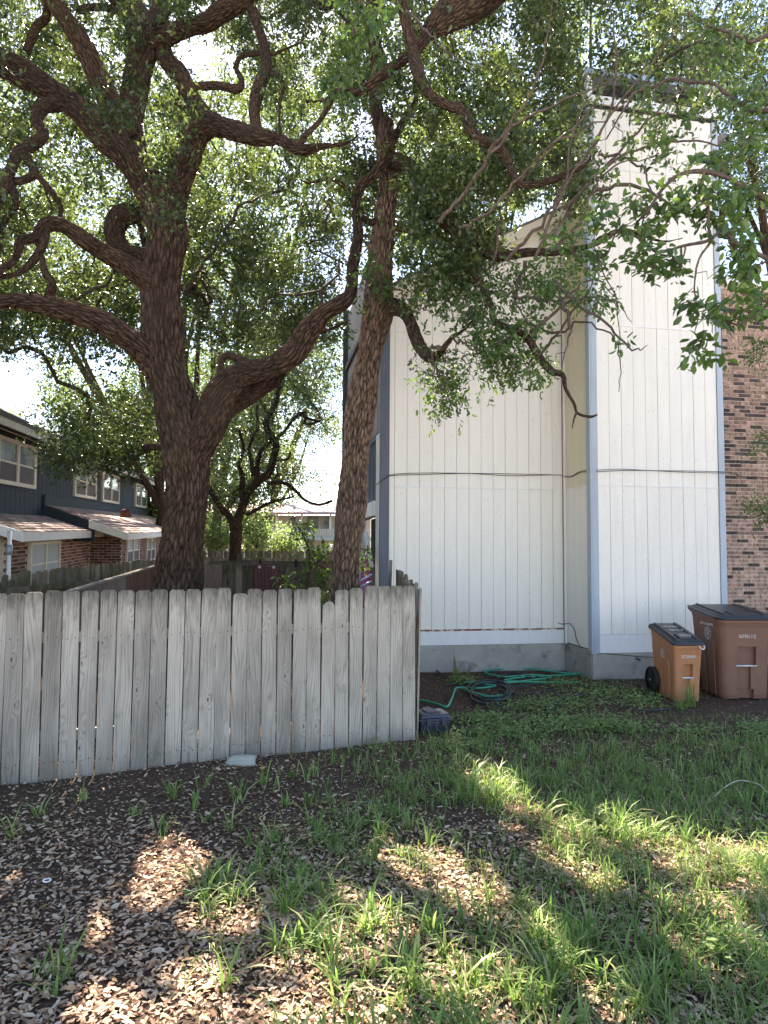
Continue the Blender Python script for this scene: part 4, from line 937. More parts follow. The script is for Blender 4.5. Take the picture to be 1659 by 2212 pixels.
nd = np.vstack([nodes_rect(640, -260, 760, -320, 480, 9.0, 12.8, holes), nodes_rect(60, -260, 760, -320, 480, 7.2, 8.8, holes), nodes_rect(150, -260, 330, 440, 780, 8.7, 12, holes), nodes_rect(48, 90, 350, 830, 975, 9.5, 12.5, holes),
                nodes_rect(150, 400, 740, 470, 740, 8.6, 12.5, holes), nodes_rect(120, -600, 0, -300, 400, 5, 10), nodes_rect(60, -120, 320, 560, 760, 9.5, 13, holes), nodes_ell(7, 170, 995, 60, 20, 9.5, 0.6), nodes_ell(6, 280, 985, 50, 20, 9.8, 0.6)])
V, F, nd, mids = grow(anch, nd, 0.0035, 0.16, 4)
add_world('twigs', (V, F), M_twig, T1, 'stuff', True)
add_world('foliage', leaves(np.vstack([nd, nd, mids]), 62, 0.14, 0.066, 4, 0.11), M_leaf, T1, 'stuff')

# --- centre oak
YC = 8.3
T2 = tree_thing('oak_tree', at(742, 1300, YC)*[1, 1, 0], 'slender leaning oak trunk rising just left of the white building corner')
anch2 = []
def L2(pts, Y, name='limb', anchor=True, **kw):
    P, R = add_limb(T2, pts, Y, M_bark2 if name == 'trunk' else M_bark, name, **kw)
    if anchor: anch2.extend(catm_pts(P, R))
L2([(735, 1540, 44), (738, 1400, 37), (742, 1290, 32), (748, 1200, 29), (758, 1100, 30), (766, 1000, 30), (778, 900, 30), (793, 800, 29), (806, 730, 31), (816, 685, 34), (818, 650, 33), (822, 600, 29), (828, 520, 26), (835, 440, 24), (838, 380, 21), (828, 320, 18), (835, 260, 15)], YC, 'trunk', False)
L2([(836, 372, 15, 8.3), (845, 350, 16, 8.2), (886, 360, 17, 8.0), (912, 405, 17, 7.8), (930, 455, 16, 7.6), (962, 480, 15, 7.5), (1020, 515, 14, 7.4), (1068, 552, 12, 7.3), (1144, 545, 9, 7.0), (1225, 542, 8, 6.8), (1278, 530, 7, 6.6), (1332, 500, 6, 6.3), (1380, 505, 5, 6.1)], YC)
L2([(835, -60, 13, 7.0), (866, 0, 12, 7.0), (880, 60, 12, 7.0), (890, 108, 13, 7.0), (906, 165, 12, 6.9), (930, 205, 11, 6.9), (968, 228, 11, 6.8), (998, 240, 11, 6.8), (1022, 288, 11, 6.7), (1056, 312, 11, 6.7), (1085, 325, 10, 6.6), (1100, 355, 9, 6.6), (1115, 390, 9, 6.5), (1140, 400, 9, 6.5), (1190, 390, 8, 6.4), (1238, 370, 6, 6.3)], YC)
L2([(836, 660, 18, 8.2), (868, 668, 14, 8.0), (884, 690, 13, 7.8), (895, 720, 13, 7.7), (908, 750, 13, 7.6), (928, 770, 12, 7.5), (942, 768, 9, 7.4)], YC)
L2([(1000, 510, 8, 7.4), (1015, 580, 7, 7.3), (1048, 635, 7, 7.1), (1070, 695, 8, 6.9), (1110, 712, 8, 6.8), (1140, 730, 8, 6.7), (1165, 772, 8, 6.6), (1192, 802, 8, 6.5), (1215, 810, 6, 6.5), (1222, 840, 4, 6.4), (1240, 872, 3.5, 6.4), (1248, 893, 3, 6.4), (1275, 900, 3, 6.4), (1290, 896, 2, 6.4)], YC)
L2([(1246, 890, 3, 6.4), (1240, 905, 2, 6.4), (1236, 925, 1.3, 6.4)], YC, anchor=False)
L2([(830, 470, 10, 8.3), (800, 480, 8, 8.2), (770, 455, 7, 8.1), (750, 410, 7, 8), (725, 390, 5, 7.9), (700, 388, 4, 7.8)], YC)
L2([(860, 490, 9, 8.3), (900, 500, 7, 8.2), (985, 520, 5, 8), (1030, 560, 4, 7.8)], YC)
# thick limb crossing the top of the picture
L2([(1260, -260, 44, 7.6), (1120, -90, 44, 7.4), (1030, -10, 42, 7.3), (975, 30, 38, 7.2), (930, 65, 24, 7.1), (900, 105, 13, 7.0)], YC)
L2([(830, 330, 14, 8.3), (812, 200, 13, 8.4), (800, 60, 14, 8.4), (790, -80, 20, 8.4), (765, -200, 30, 8.4)], YC)
L2([(740, -10, 10, 8.6), (700, 12, 10, 8.6), (660, -10, 9, 8.6), (620, -60, 8, 8.7)], YC)
fan = [((1150,560),(1210,430),(1290,300),(1400,150),(1520,0)), ((1170,540),(1260,400),(1370,300),(1450,220),(1659,60)), ((1070,550),(1100,430),(1180,330),(1300,200),(1360,60)), ((1240,370),(1290,290),(1330,180),(1330,60),(1300,-40)),
       ((1220,450),(1310,360),(1440,300),(1560,310),(1659,340)), ((1100,560),(1160,480),(1220,400),(1250,250),(1340,100)), ((1290,410),(1380,400),(1500,470),(1600,480)), ((950,480),(1010,400),(1060,330),(1130,230),(1180,100),(1200,-20)), ((1190,540),(1250,480),(1300,380),(1420,330)),
       ((1000,500),(1050,460),(1130,360),(1210,300),(1330,240),(1450,120)), ((1120,700),(1200,720),(1260,690),(1330,720),(1345,780),(1340,850)), ((1190,600),(1240,640),(1300,700),(1360,760),(1400,740)), ((1100,640),(1200,640),(1280,600),(1330,640)), ((1150,720),(1230,660),(1320,640),(1370,700)),
       ((1170,760),(1220,700),(1270,620),(1280,560)), ((1060,330),(1120,260),(1230,210),(1370,160)), ((1130,560),(1120,640),(1150,720)), ((1215,640),(1235,710),(1218,800)), ((870,30),(930,60),(960,110),(1040,150)), ((1300,330),(1370,340),(1400,420),(1330,480))]
Vs, Fs, n0 = [], [], 0
for f in fan:
    Yf = rng.uniform(6.0, 7.2); P = np.array([at(x+rng.uniform(-8, 8), y+rng.uniform(-8, 8), Yf-0.25*i) for i, (x, y) in enumerate(f)]); C = catmull(P, 6)
    C[1:-1] += rng.normal(0, 0.012, (len(C)-2, 3)); V, F_, _ = tube_arrays(C, np.linspace(rng.uniform(0.014, 0.024), 0.003, len(C)), 5); Vs.append(V); Fs.append(F_+n0); n0 += len(V)
    anch2.extend(list(C[::5]))
add_world('long_twigs', (np.vstack(Vs), np.vstack(Fs)), M_twig2, T2, 'stuff', True)
holes2 = [(835, 60, 45, 60, 0.85), (1180, 470, 70, 60, 0.6), (1560, 20, 70, 30, 0.7), (1050, 440, 50, 40, 0.5)]
nd2 = np.vstack([nodes_rect(300, 720, 1240, -320, 430, 8.4, 12, holes2), nodes_rect(70, 760, 1240, -320, 430, 6.8, 8.4, holes2), nodes_rect(50, 890, 1060, 380, 640, 7.0, 8.6, holes2), nodes_rect(30, 760, 890, 360, 560, 8.8, 10, holes2), nodes_rect(70, 1120, 1660, -200, 330, 6.2, 9.0, holes2+[(1350, 200, 130, 70, 0.6), (1290, 300, 60, 90, 0.7)]), nodes_rect(30, 1000, 1260, 250, 520, 6.6, 8.5, holes2)])
hang = [(930, 800, 50, 70, 7.4, 24), (965, 860, 28, 50, 7.4, 11), (1010, 780, 50, 50, 7.1, 14), (1080, 765, 60, 65, 6.9, 26), (1120, 700, 50, 50, 6.8, 10), (1160, 790, 40, 30, 6.6, 6), (1000, 640, 80, 60, 7.2, 18), (1130, 610, 80, 40, 6.9, 16), (900, 620, 60, 60, 7.6, 14), (800, 600, 50, 45, 7.8, 16), (1220, 600, 50, 50, 6.6, 8), (1040, 690, 60, 40, 7.0, 10), (1290, 640, 40, 30, 6.4, 5)]
ndh = np.vstack([nodes_ell(h[5]*2, h[0], h[1], h[2], h[3], h[4], 0.5) for h in hang])
V, F, nd2, mids2 = grow(anch2, nd2, 0.0035, 0.16, 4); add_world('twigs', (V, F), M_twig, T2, 'stuff', True)
V, F, ndh, midh = grow(anch2, ndh, 0.0022, 0.22, 4, 0.012); add_world('hanging_twigs', (V, F), M_twig2, T2, 'stuff', True)
add_world('foliage', leaves(np.vstack([nd2, nd2, mids2]), 54, 0.13, 0.066, 4, 0.11), M_leaf, T2, 'stuff')
add_world('hanging_foliage', leaves(ndh, 24, 0.07, 0.052, 6, 0.14, 0.5, 0.5, six=True), M_leafn, T2, 'stuff')

# --- near overhanging branch, big leaves each their own
T3 = tree_thing('overhanging_branch', at(1659, 430, 4.6), 'nearest leafy oak branch reaching in from the right above the bins', cat='branch')
anch3 = []
def L3(pts, Y):
    P, R = px_limb(pts, Y); R = R*0.66; P, R = gnarl(P, R, 0.12); me = limb_mesh(P-np.array(T3.location), R, amp=0.002); link('limb', me, M_twig2, T3, True); anch3.extend(catm_pts(P, R, 0.07))
L3([(1760, 470, 12, 4.2), (1659, 432, 10, 4.2), (1600, 400, 9, 4.2), (1560, 380, 8, 4.2), (1515, 370, 8, 4.2), (1466, 378, 7, 4.2), (1430, 410, 7, 4.2), (1400, 455, 6, 4.2), (1375, 480, 4, 4.3)], 4.2)
L3([(1740, 620, 9, 3.9), (1659, 560, 8, 3.9), (1600, 530, 7, 3.9), (1560, 500, 6, 4.0), (1530, 520, 6, 4.0), (1480, 530, 5, 4.1), (1420, 545, 4, 4.2), (1390, 520, 4, 4.3), (1340, 500, 4, 4.4), (1290, 530, 3, 4.5)], 4.0)
L3([(1520, 372, 6, 4.2), (1530, 450, 5, 4.1), (1535, 520, 4, 4.0), (1510, 560, 3, 3.9), (1500, 620, 3, 3.9), (1508, 680, 2.5, 3.9), (1500, 720, 2, 3.9)], 4.0)
L3([(1720, 640, 6, 3.6), (1659, 660, 5, 3.6), (1600, 700, 4, 3.6), (1560, 690, 3, 3.7), (1500, 690, 2, 3.8)], 3.6)
L3([(1700, 250, 9, 4.6), (1620, 240, 7, 4.8), (1540, 180, 6, 5.0), (1450, 170, 5, 5.2), (1370, 200, 4, 5.4), (1310, 300, 3, 5.3)], 5.0)
L3([(1700, 60, 8, 5.0), (1620, 90, 6, 5.1), (1540, 60, 4, 5.2), (1480, 20, 3, 5.2)], 5.0)
L3([(1330, 500, 3, 4.5), (1300, 580, 2.5, 4.5), (1330, 640, 2, 4.5), (1340, 730, 1.6, 4.5)], 4.5)
near = [(1350, 470, 90, 60, 4.3, 20), (1470, 440, 80, 50, 4.2, 18), (1580, 450, 80, 80, 4.1, 26), (1420, 560, 80, 45, 4.2, 16), (1530, 360, 60, 40, 4.3, 8), (1600, 560, 60, 50, 3.9, 12), (1560, 680, 60, 25, 3.7, 9), (1630, 660, 50, 40, 3.6, 8), (1510, 750, 22, 35, 3.9, 5), (1342, 742, 20, 16, 4.5, 2), (1290, 560, 40, 40, 4.5, 7), (1210, 530, 60, 40, 4.8, 9), (1560, 780, 15, 12, 3.7, 2), (1490, 660, 30, 20, 3.9, 4), (1620, 330, 60, 60, 4.4, 9), (1450, 300, 70, 60, 4.8, 5), (1560, 120, 90, 120, 5.2, 22), (1640, 240, 60, 90, 4.8, 16), (1380, 180, 110, 80, 5.6, 4), (1330, 340, 90, 60, 5.2, 5), (1470, 230, 90, 60, 5.0, 10), (1600, 600, 70, 40, 4.0, 8)]
ndn = np.vstack([nodes_ell(int(h[5]*1.3), h[0], h[1], h[2], h[3], h[4], 0.25) for h in near])
V, F, ndn, midn = grow(anch3, ndn, 0.0016, 0.2, 5, 0.007); add_world('twigs', (V, F), M_twig2, T3, 'stuff', True)
def big_leaf(L, Wd, bend, cup, seed):
    r = random.Random(seed); n = 7; V, F = [], []
    prof = [0.10, 0.55, 0.88, 1.0, 0.85, 0.5, 0.06]
    for i in range(n):
        f = i/(n-1); x = f*L; z = -bend*L*f*f; w_ = Wd*0.5*prof[i]*(1+r.uniform(-0.1, 0.1))
        V += [(x, -w_, z+cup*w_), (x, 0, z), (x, w_, z+cup*w_)]
    for i in range(n-1):
        a = i*3; F += [(a, a+3, a+4, a+1), (a+1, a+4, a+5, a+2)]
    me = bpy.data.meshes.new('leaf'); me.from_pydata(V, [], F); me.materials.append(M_leafo); me.polygons.foreach_set('use_smooth', np.ones(len(F), bool)); return me
bl = [big_leaf(random.uniform(0.05, 0.075), random.uniform(0.024, 0.038), random.uniform(0.0, 0.35), random.uniform(0.1, 0.6), k) for k in range(10)]
cand = []
for p in ndn:
    for k in range(9):
        d = rng.normal(0, 1, 3); d[2] -= 0.35; d /= np.linalg.norm(d); cand.append((p+d*0.015+rng.normal(0, 0.02, 3), d))
cand.sort(key=lambda q: q[0][1]); T3l = Vector(T3.location)
def leaf_matrix(p, d):
    up = Vector((rng.normal(0, 0.5), rng.normal(0, 0.5), 1)); x = Vector(d); y = up.cross(x).normalized(); z = x.cross(y)
    return Matrix(((x.x, y.x, z.x, p[0]), (x.y, y.y, z.y, p[1]), (x.z, y.z, z.z, p[2]), (0, 0, 0, 1)))
inview = []; outv = []
for q in cand:
    x, y = proj(q[0]); (inview if 0 < x < 1659 and 0 < y < 2212 else outv).append(q)
for p, d in inview[:300]:
    o = link('leaf', random.choice(bl), None, T3); o.matrix_local = leaf_matrix(p-np.array(T3l), d)
rp = np.array([q[0] for q in inview[300:]+outv])
add_world('foliage', leaves(rp, 1, 0.02, 0.06, 1, 0.02, 0.52, 0.4, prune=False, six=True), M_leafn, T3, 'stuff')
# nearer leaves hanging at the top centre
T3b = tree_thing('leafy_spray', at(790, -60, 5.5), 'spray of larger leaves hanging at the top centre beside the patch of blue sky', cat='branch')
a3 = []
P, R = px_limb([(840, -140, 6), (800, -60, 5), (770, 20, 4), (760, 90, 3), (745, 150, 2)], 5.4); link('limb', limb_mesh(P-np.array(T3b.location), R, amp=0.002), M_twig2, T3b, True); a3 += catm_pts(P, R, 0.1)
ns = np.vstack([nodes_ell(30, 770, 60, 45, 90, 5.4, 0.3), nodes_ell(12, 820, 60, 25, 60, 5.6, 0.3), nodes_ell(16, 740, 170, 40, 40, 5.4, 0.3)])
V, F, ns, _ = grow(a3, ns, 0.0015, 0.2, 4, 0.006); add_world('twigs', (V, F), M_twig2, T3b, 'stuff', True)
add_world('foliage', leaves(ns, 14, 0.05, 0.065, 7, 0.12, 0.45, 0.7, prune=False, six=True), M_leafn, T3b, 'stuff')

# --- mid-distance oak
YM = 17.5
T4 = tree_thing('oak_tree', at(508, 1200, YM)*[1, 1, 0], 'smaller dark oak with upright forked trunk beyond the back fence, between the two big trunks')
anch4 = []
def R4(lst, w0, w1, Y0=YM, Y1=None):
    Y1 = Y1 or Y0; n = len(lst); pts = [(384+.3307*x, 713+.3307*y, w0+(w1-w0)*i/(n-1), Y0+(Y1-Y0)*i/(n-1)) for i, (x, y) in enumerate(lst)]
    P, R = px_limb(pts, Y0); link('limb' if w0 < 12 else 'trunk', limb_mesh(P-np.array(T4.location), R, amp=0.01, fine=0.7), M_bark, T4, True); anch4.extend(catm_pts(P, R, 0.4))
R4([(372, 1750), (374, 1500), (380, 1300), (375, 1230)], 14, 12); R4([(370, 1280), (330, 1210), (290, 1170), (230, 1080), (190, 1010), (150, 900)], 8.5, 4.5)
R4([(378, 1270), (420, 1160), (450, 1080), (480, 1040), (520, 990), (590, 940), (620, 850), (640, 750), (600, 680), (575, 600), (620, 520), (660, 400), (690, 300)], 11, 5)
R4([(430, 1120), (420, 1050), (422, 950), (400, 880), (430, 780), (400, 650)], 7, 3); R4([(520, 980), (520, 880), (545, 790), (600, 740), (680, 680), (780, 560), (860, 580), (930, 600)], 6, 2)
R4([(500, 950), (480, 850), (470, 760), (520, 640), (515, 520)], 5, 3); R4([(450, 1210), (520, 1170), (600, 1130), (660, 1110), (760, 1090)], 4.5, 2); R4([(580, 1000), (700, 1000), (780, 1060), (830, 1110), (920, 1140), (1010, 1115)], 4.5, 3, 16.5); R4([(600, 860), (680, 850), (720, 840), (735, 795)], 3, 2)
hm = [(685, 985, 60, 45, 0.85)]
nd4 = np.vstack([nodes_rect(170, 440, 740, 640, 960, 17.6, 21.5, hm), nodes_rect(50, 440, 740, 930, 1075, 17.6, 21, hm), nodes_rect(20, 440, 740, 700, 1000, 15.5, 17.4, hm), nodes_rect(10, 440, 600, 1060, 1110, 17.6, 19)])
V, F, nd4, m4 = grow(anch4, nd4, 0.005, 0.16, 4); add_world('twigs', (V, F), M_twig, T4, 'stuff', True)
add_world('foliage', leaves(np.vstack([nd4, m4]), 66, 0.28, 0.085, 4, 0.15), M_leaf, T4, 'stuff')

# --- background trees
def bg_tree(px, Y, pyt, pyb, rpx, label, n=110, tpx=None, per=70, leaf=0.13, mat=M_leafb, name='oak_tree', holes=(), group=None, trunk=True):
    base = at(tpx or px, 1190, Y)*[1, 1, 0]; T = tree_thing(name, base, label, group)
    cz = at(px, (pyt+pyb)/2, Y); top = at(px, pyt, Y); rz = (at(px, pyt, Y)[2]-at(px, pyb, Y)[2])/2; rx = rpx*Y/FP
    fork = np.array([base[0]+rng.uniform(-.4, .4), base[1], min(max(cz[2]-rz*0.8, 1.2), 3.2)])
    anchors = []
    tr = 0.17*max(1, rz/5)
    if trunk:
        P = np.array([base-[0, 0, 0.3], base*0.5+fork*0.5+rng.normal(0, .1, 3), fork]); link('trunk', limb_mesh(P-base, np.array([tr*1.3, tr, tr*0.85]), fine=0.5), M_bark, T, True); anchors += list(catm_pts(P, None, 0.5))[-2:]
        for k in range(6):
            a = k*1.05+rng.uniform(-.3, .3); e = cz+np.array([math.cos(a)*rx*0.65, math.sin(a)*rx*0.5, rng.uniform(-.3, .7)*rz]); m_ = (fork+e)/2+rng.normal(0, rx*0.12, 3)
            P = np.array([fork, m_, e]); link('limb', limb_mesh(P-base, np.array([tr*0.6, tr*0.4, tr*0.15]), fine=0.5), M_bark, T, True); anchors += catm_pts(P, None, 0.5)
    nodes = []
    while len(nodes) < n:
        v = rng.uniform(-1, 1, 3)
        if v@v > 1 or v@v < 0.12*rng.random(): continue
        q = cz+v*np.array([rx, rx*0.8, rz])
        if q[2] < 0.4: continue
        x, y = proj(q)
        if any(((x-h[0])/h[2])**2+((y-h[1])/h[3])**2 < 1 and rng.random() < h[4] for h in holes): continue
        nodes.append(q)
    nodes = np.array(nodes); sp = (rx*rx*rz/n)**(1/3)*0.42
    V, F, nodes, md = grow(anchors or [fork], nodes, 0.006, 0.14, 4, 0.08); add_world('twigs', (V, F), M_twig, T, 'stuff', True)
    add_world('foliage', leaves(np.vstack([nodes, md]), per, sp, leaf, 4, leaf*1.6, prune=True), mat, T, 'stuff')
gap = [(690, 985, 50, 45, 0.9), (20, 835, 80, 60, 0.95), (480, 300, 90, 60, 0.5)]
bg_tree(130, 36, 780, 1130, 230, 'pale green tree crown behind the roof of the dark house at far left', 130, None, 50, 0.17, holes=gap)
bg_tree(335, 30, 740, 1180, 120, 'leafy tree behind the far end of the dark house', 130, None, 45, 0.15, holes=gap)
bg_tree(500, 28, 560, 1180, 130, 'tall tree directly behind the mid-distance oak', 150, 470, 55, 0.14, holes=gap)
bg_tree(640, 46, 640, 1085, 130, 'wide tree crown above the roof of the pale distant house', 110, 560, 50, 0.16, holes=gap)
bg_tree(1010, 20, 180, 640, 230, 'tree crown rising behind the roof of the white building', 170, None, 60, 0.10, holes=holes2)
bg_tree(1590, 15, -150, 520, 230, 'dense tree behind the chimney at upper right', 260, 1760, 60, 0.075, mat=M_leaf, holes=[(1560, 30, 60, 30, .7), (1600, 450, 60, 60, 0.5)])
bg_tree(1330, 22, -200, 330, 160, 'pale tree crown showing above the chimney cap', 70, None, 45, 0.11, holes=[(1300, 60, 60, 60, .6)])
bg_tree(150, 24, 120, 760, 330, 'big tree crown behind the upper left limbs of the large oak', 260, 350, 50, 0.12, holes=gap)
bg_tree(560, 22, 60, 640, 220, 'tree crown behind the open fork of the large oak', 200, 415, 50, 0.12, holes=gap+[(440, 120, 60, 80, .7)])
# low shrubs beyond the back fence
for i, (px, py, r, Y) in enumerate([(470, 1165, 30, 27), (560, 1160, 34, 28), (615, 1172, 26, 30), (425, 1130, 34, 29)]):
    base = at(px, 1190, Y)*[1, 1, 0]; T = empty('shrub', base, label=('leftmost round', 'wide bright', 'small low', 'dim tall')[(3, 0, 2, 1)[i]] and ['bright green shrub beyond the mossy fence left of the mid oak trunk', 'wide bright shrub below the pale balcony at its left end', 'low rounded shrub in front of the pale house garage', 'dim tall shrub just right of the large oak trunk'][i], cat='shrub')
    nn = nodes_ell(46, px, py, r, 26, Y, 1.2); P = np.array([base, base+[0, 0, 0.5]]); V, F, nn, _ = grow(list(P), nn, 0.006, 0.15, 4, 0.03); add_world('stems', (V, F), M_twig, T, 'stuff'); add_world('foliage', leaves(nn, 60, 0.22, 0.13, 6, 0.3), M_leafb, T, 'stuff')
# glossy sapling in the yard between the trunks
YS = 11.5; sb_ = at(655, 1300, YS)*[1, 1, 0]; T5 = empty('sapling', sb_, label='thin sapling with glossy leaves between the two trunks behind the front fence', cat='sapling')
a5 = []
for pts in ([(655, 1480, 4), (660, 1300, 3.5), (668, 1230, 3), (665, 1180, 2.5), (640, 1130, 1.5)], [(668, 1230, 2.5), (690, 1210, 2), (720, 1190, 1.5)], [(672, 1450, 3), (690, 1330, 2.5), (705, 1290, 2)], [(666, 1240, 2), (640, 1250, 1.4), (610, 1260, 1)]):
    P, R = px_limb(pts, YS); link('stem', limb_mesh(P-sb_, R, amp=0.001), M_twig2, T5, True); a5 += catm_pts(P, R, 0.1)
n5 = np.vstack([nodes_ell(9, 645, 1145, 28, 25, YS, 0.3), nodes_ell(16, 680, 1195, 35, 25, YS, 0.3), nodes_ell(12, 700, 1245, 28, 30, YS, 0.3), nodes_ell(12, 700, 1310, 22, 30, YS-2, 0.2), nodes_ell(7, 630, 1250, 25, 12, YS, 0.3), nodes_ell(5, 785, 1200, 12, 40, 10.6, 0.2)])
V, F, n5, _ = grow(a5, n5, 0.002, 0.15, 4, 0.01); add_world('twigs', (V, F), M_twig2, T5, 'stuff')
add_world('foliage', leaves(n5, 15, 0.05, 0.085, 5, 0.15, 0.4, 0.5, prune=False, six=True), M_leafn, T5, 'stuff')
# sprigs by the brick wall at the right edge
YR = 8.8; sb_ = at(1690, 1400, YR)*[1, 1, 0]; T6 = empty('shrub_sprig', sb_, label='feathery green shrub leaning in front of the brick wall at the right edge', cat='shrub'); a6 = []
for pts in ([(1700, 1500, 5), (1705, 1200, 4), (1690, 900, 3), (1680, 700, 2)], [(1703, 1130, 3), (1660, 1110, 2), (1620, 1120, 1)], [(1698, 1000, 3), (1660, 950, 2), (1640, 950, 1)]):
    P, R = px_limb(pts, YR); link('stem', limb_mesh(P-sb_, R, amp=0.001), M_twig2, T6, True); a6 += catm_pts(P, R, 0.15)
n6 = np.vstack([nodes_ell(22, 1650, 1100, 40, 35, YR, 0.3), nodes_ell(12, 1655, 960, 25, 25, YR, 0.3), nodes_ell(14, 1630, 760, 25, 30, YR, 0.2)])
V, F, n6, _ = grow(a6, n6, 0.002, 0.15, 4, 0.01); add_world('twigs', (V, F), M_twig2, T6, 'stuff')
add_world('foliage', leaves(n6, 30, 0.05, 0.05, 6, 0.15, 0.35, 0.3, prune=False), M_leafn, T6, 'stuff')

# ------------------------------------------------------------------ ground cover
def zone(x, y):
    """grass weight 0..1 of a ground point, from where it grows in the yard"""
    P = np.column_stack([x, y, np.zeros_like(x)]); px, py = proj(P)
    g = np.clip((px-1000-(1750-py)*0.1)/260, 0, 1)*np.clip((py-1590)/50, 0, 1)
    band = np.clip(1-np.abs(py-(1700+(950-px)*0.0))/120, 0, 1)*np.clip((px-620)/250, 0, 1)
    g = np.maximum(g*0.9, band*0.75)
    low = np.clip((py-1740)/200, 0, 1)*np.clip((px-330)/500, 0, 1)*0.45
    return np.maximum(g, low), px, py
def litter(n, x0, x1, y0, y1, size, mat, name, label, weight=None, lift=0.012, asp=0.42, cat='leaf litter'):
    x = rng.uniform(x0, x1, n); y = rng.uniform(y0, y1, n)
    # keep the frustum's wedge with a margin
    k = np.abs(x) < 0.75*y+0.9
    if weight is not None: k &= rng.random(n) < weight(x, y)
    x, y = x[k], y[k]; m = len(x); z = ground_h(x, y)+lift*rng.random(m)
    c = np.column_stack([x, y, z+0.006]); an = rng.uniform(0, 2*np.pi, m)
    a = np.column_stack([np.cos(an), np.sin(an), rng.normal(0, 0.22, m)]); a /= np.linalg.norm(a, axis=1)[:, None]
    up = np.column_stack([rng.normal(0, 0.3, m), rng.normal(0, 0.3, m), np.ones(m)]); b = np.cross(up, a); b /= np.linalg.norm(b, axis=1)[:, None]; nn = np.cross(a, b)
    L = (size*rng.uniform(0.45, 1.0, m)**1.0*np.where(rng.random(m) < 0.25, 1.55, 1.0))[:, None]; W = L*(asp*rng.uniform(0.8, 1.2, m))[:, None]; cu = rng.uniform(-0.1, 0.4, m)[:, None]
    V = np.stack([c-a*L*0.5, c-a*L*0.2+b*W*0.42+nn*W*cu, c+a*L*0.18+b*W*0.48+nn*W*cu, c+a*L*0.5+nn*L*0.08, c+a*L*0.18-b*W*0.48+nn*W*cu, c-a*L*0.2-b*W*0.42+nn*W*cu], 1).reshape(-1, 3)
    i = np.arange(m)[:, None]*6; F = np.concatenate([i+np.array([[0, 1, 2, 3]]), i+np.array([[0, 3, 4, 5]])], 1).reshape(-1, 4)
    o = link(name, np_mesh(name, V, F, {'rnd': np.repeat(rng.random(m)**1.0, 2)}), mat); tag(o, label, cat, kind='stuff'); return m
def w_leaf(x, y):
    g, px, py = zone(x, y); n = vnoise(np.column_stack([x*2.2, y*2.2, 0*x]), 9)
    d = np.clip((py-1700)/260, 0.10, 1)*(0.45+0.8*n); return d*(1-0.45*g)
def w_mulch(x, y): return np.clip(1.0-0.3*np.ones_like(x), 0, 1)
litter(190000, -5, 6, 1.6, 6.8, 0.040, M_litter, 'leaf_litter', 'dry tan oak leaves scattered over the bare ground', w_leaf, 0.018)
litter(150000, -6, 9, 2.0, 11.2, 0.024, M_mulch, 'mulch', 'dark brown crumbled leaf mulch under the fence and along the wall', w_mulch, 0.010, 0.5, 'mulch')
# grass
def blades(base, L, Wd, lean, dirs, name, label, mat, cat='grass'):
    m = len(base); d = np.column_stack([np.cos(dirs), np.sin(dirs), np.zeros(m)]); s = np.column_stack([-np.sin(dirs), np.cos(dirs), np.zeros(m)])
    tt = [0, 0.35, 0.7, 1.0]; wd = [0.7, 1.0, 0.75, 0.0]; rows = []
    for t_, w_ in zip(tt, wd):
        hgt = L*(t_-lean*0.55*t_**2.2); out = L*lean*(0.15*t_+0.75*t_**1.8)
        c = base+d*out[:, None]+np.array([0, 0, 1.0])*np.maximum(hgt, 0.0)[:, None]
        if w_ > 0: rows += [c-s*(Wd*w_/2)[:, None], c+s*(Wd*w_/2)[:, None]]
        else: rows += [c]
    V = np.stack(rows, 1).reshape(-1, 3); i = np.arange(m)[:, None]*7
    F4 = np.concatenate([i+np.array([[0, 1, 3, 2]]), i+np.array([[2, 3, 5, 4]])], 1).reshape(-1, 4); F3 = i+np.array([[4, 5, 6]])
    r = rng.random(m); o = link(name, np_mesh(name, V, [F4, F3], {'rnd': np.concatenate([np.repeat(r, 2), r])}), mat, None, True); tag(o, label, cat, kind='stuff')
def tufts(n_t, wfun, x0, x1, y0, y1, per, L0, L1_, W0_, W1_, spread, name, label):
    x = rng.uniform(x0, x1, n_t); y = rng.uniform(y0, y1, n_t); k = (np.abs(x) < 0.68*y+0.6); x, y = x[k], y[k]; k = rng.random(len(x)) < wfun(x, y); x, y = x[k], y[k]
    X = np.repeat(x, per); Y = np.repeat(y, per); sc_ = np.repeat(rng.uniform(0.6, 1.25, len(x)), per); m = len(X)
    X = X+rng.normal(0, spread, m); Y = Y+rng.normal(0, spread, m); base = np.column_stack([X, Y, ground_h(X, Y)])
    L = rng.uniform(L0, L1_, m)*sc_; blades(base, L, rng.uniform(W0_, W1_, m), np.where(rng.random(m) < 0.35, 1.15, 1.0)*rng.uniform(0.25, 1.15, m), rng.uniform(0, 2*np.pi, m), name, label, M_grass)
def w_fine(x, y): g, px, py = zone(x, y); return g*np.clip(0.35+1.2*vnoise(np.column_stack([x*1.6, y*1.6, 0*x]), 21), 0, 1)
def w_broad(x, y):
    g, px, py = zone(x, y); n = vnoise(np.column_stack([x*1.3, y*1.3, 0*x]), 33)
    return np.clip((n-0.38)*3, 0.03, 1)*np.clip(0.16+g, 0, 0.7)*np.clip((py-1660)/60, 0, 1)*np.where(px < 380, 0.35, 1)
tufts(11500, w_fine, -2, 8.5, 2.2, 8.0, 9, 0.07, 0.22, 0.003, 0.0075, 0.035, 'grass', 'fine green lawn grass growing tall on the right side of the yard')
tufts(3600, w_broad, -3, 5.5, 2.2, 6.4, 10, 0.11, 0.25, 0.007, 0.015, 0.02, 'broad_grass', 'tufts of broad-bladed grass coming up through the dry leaves')
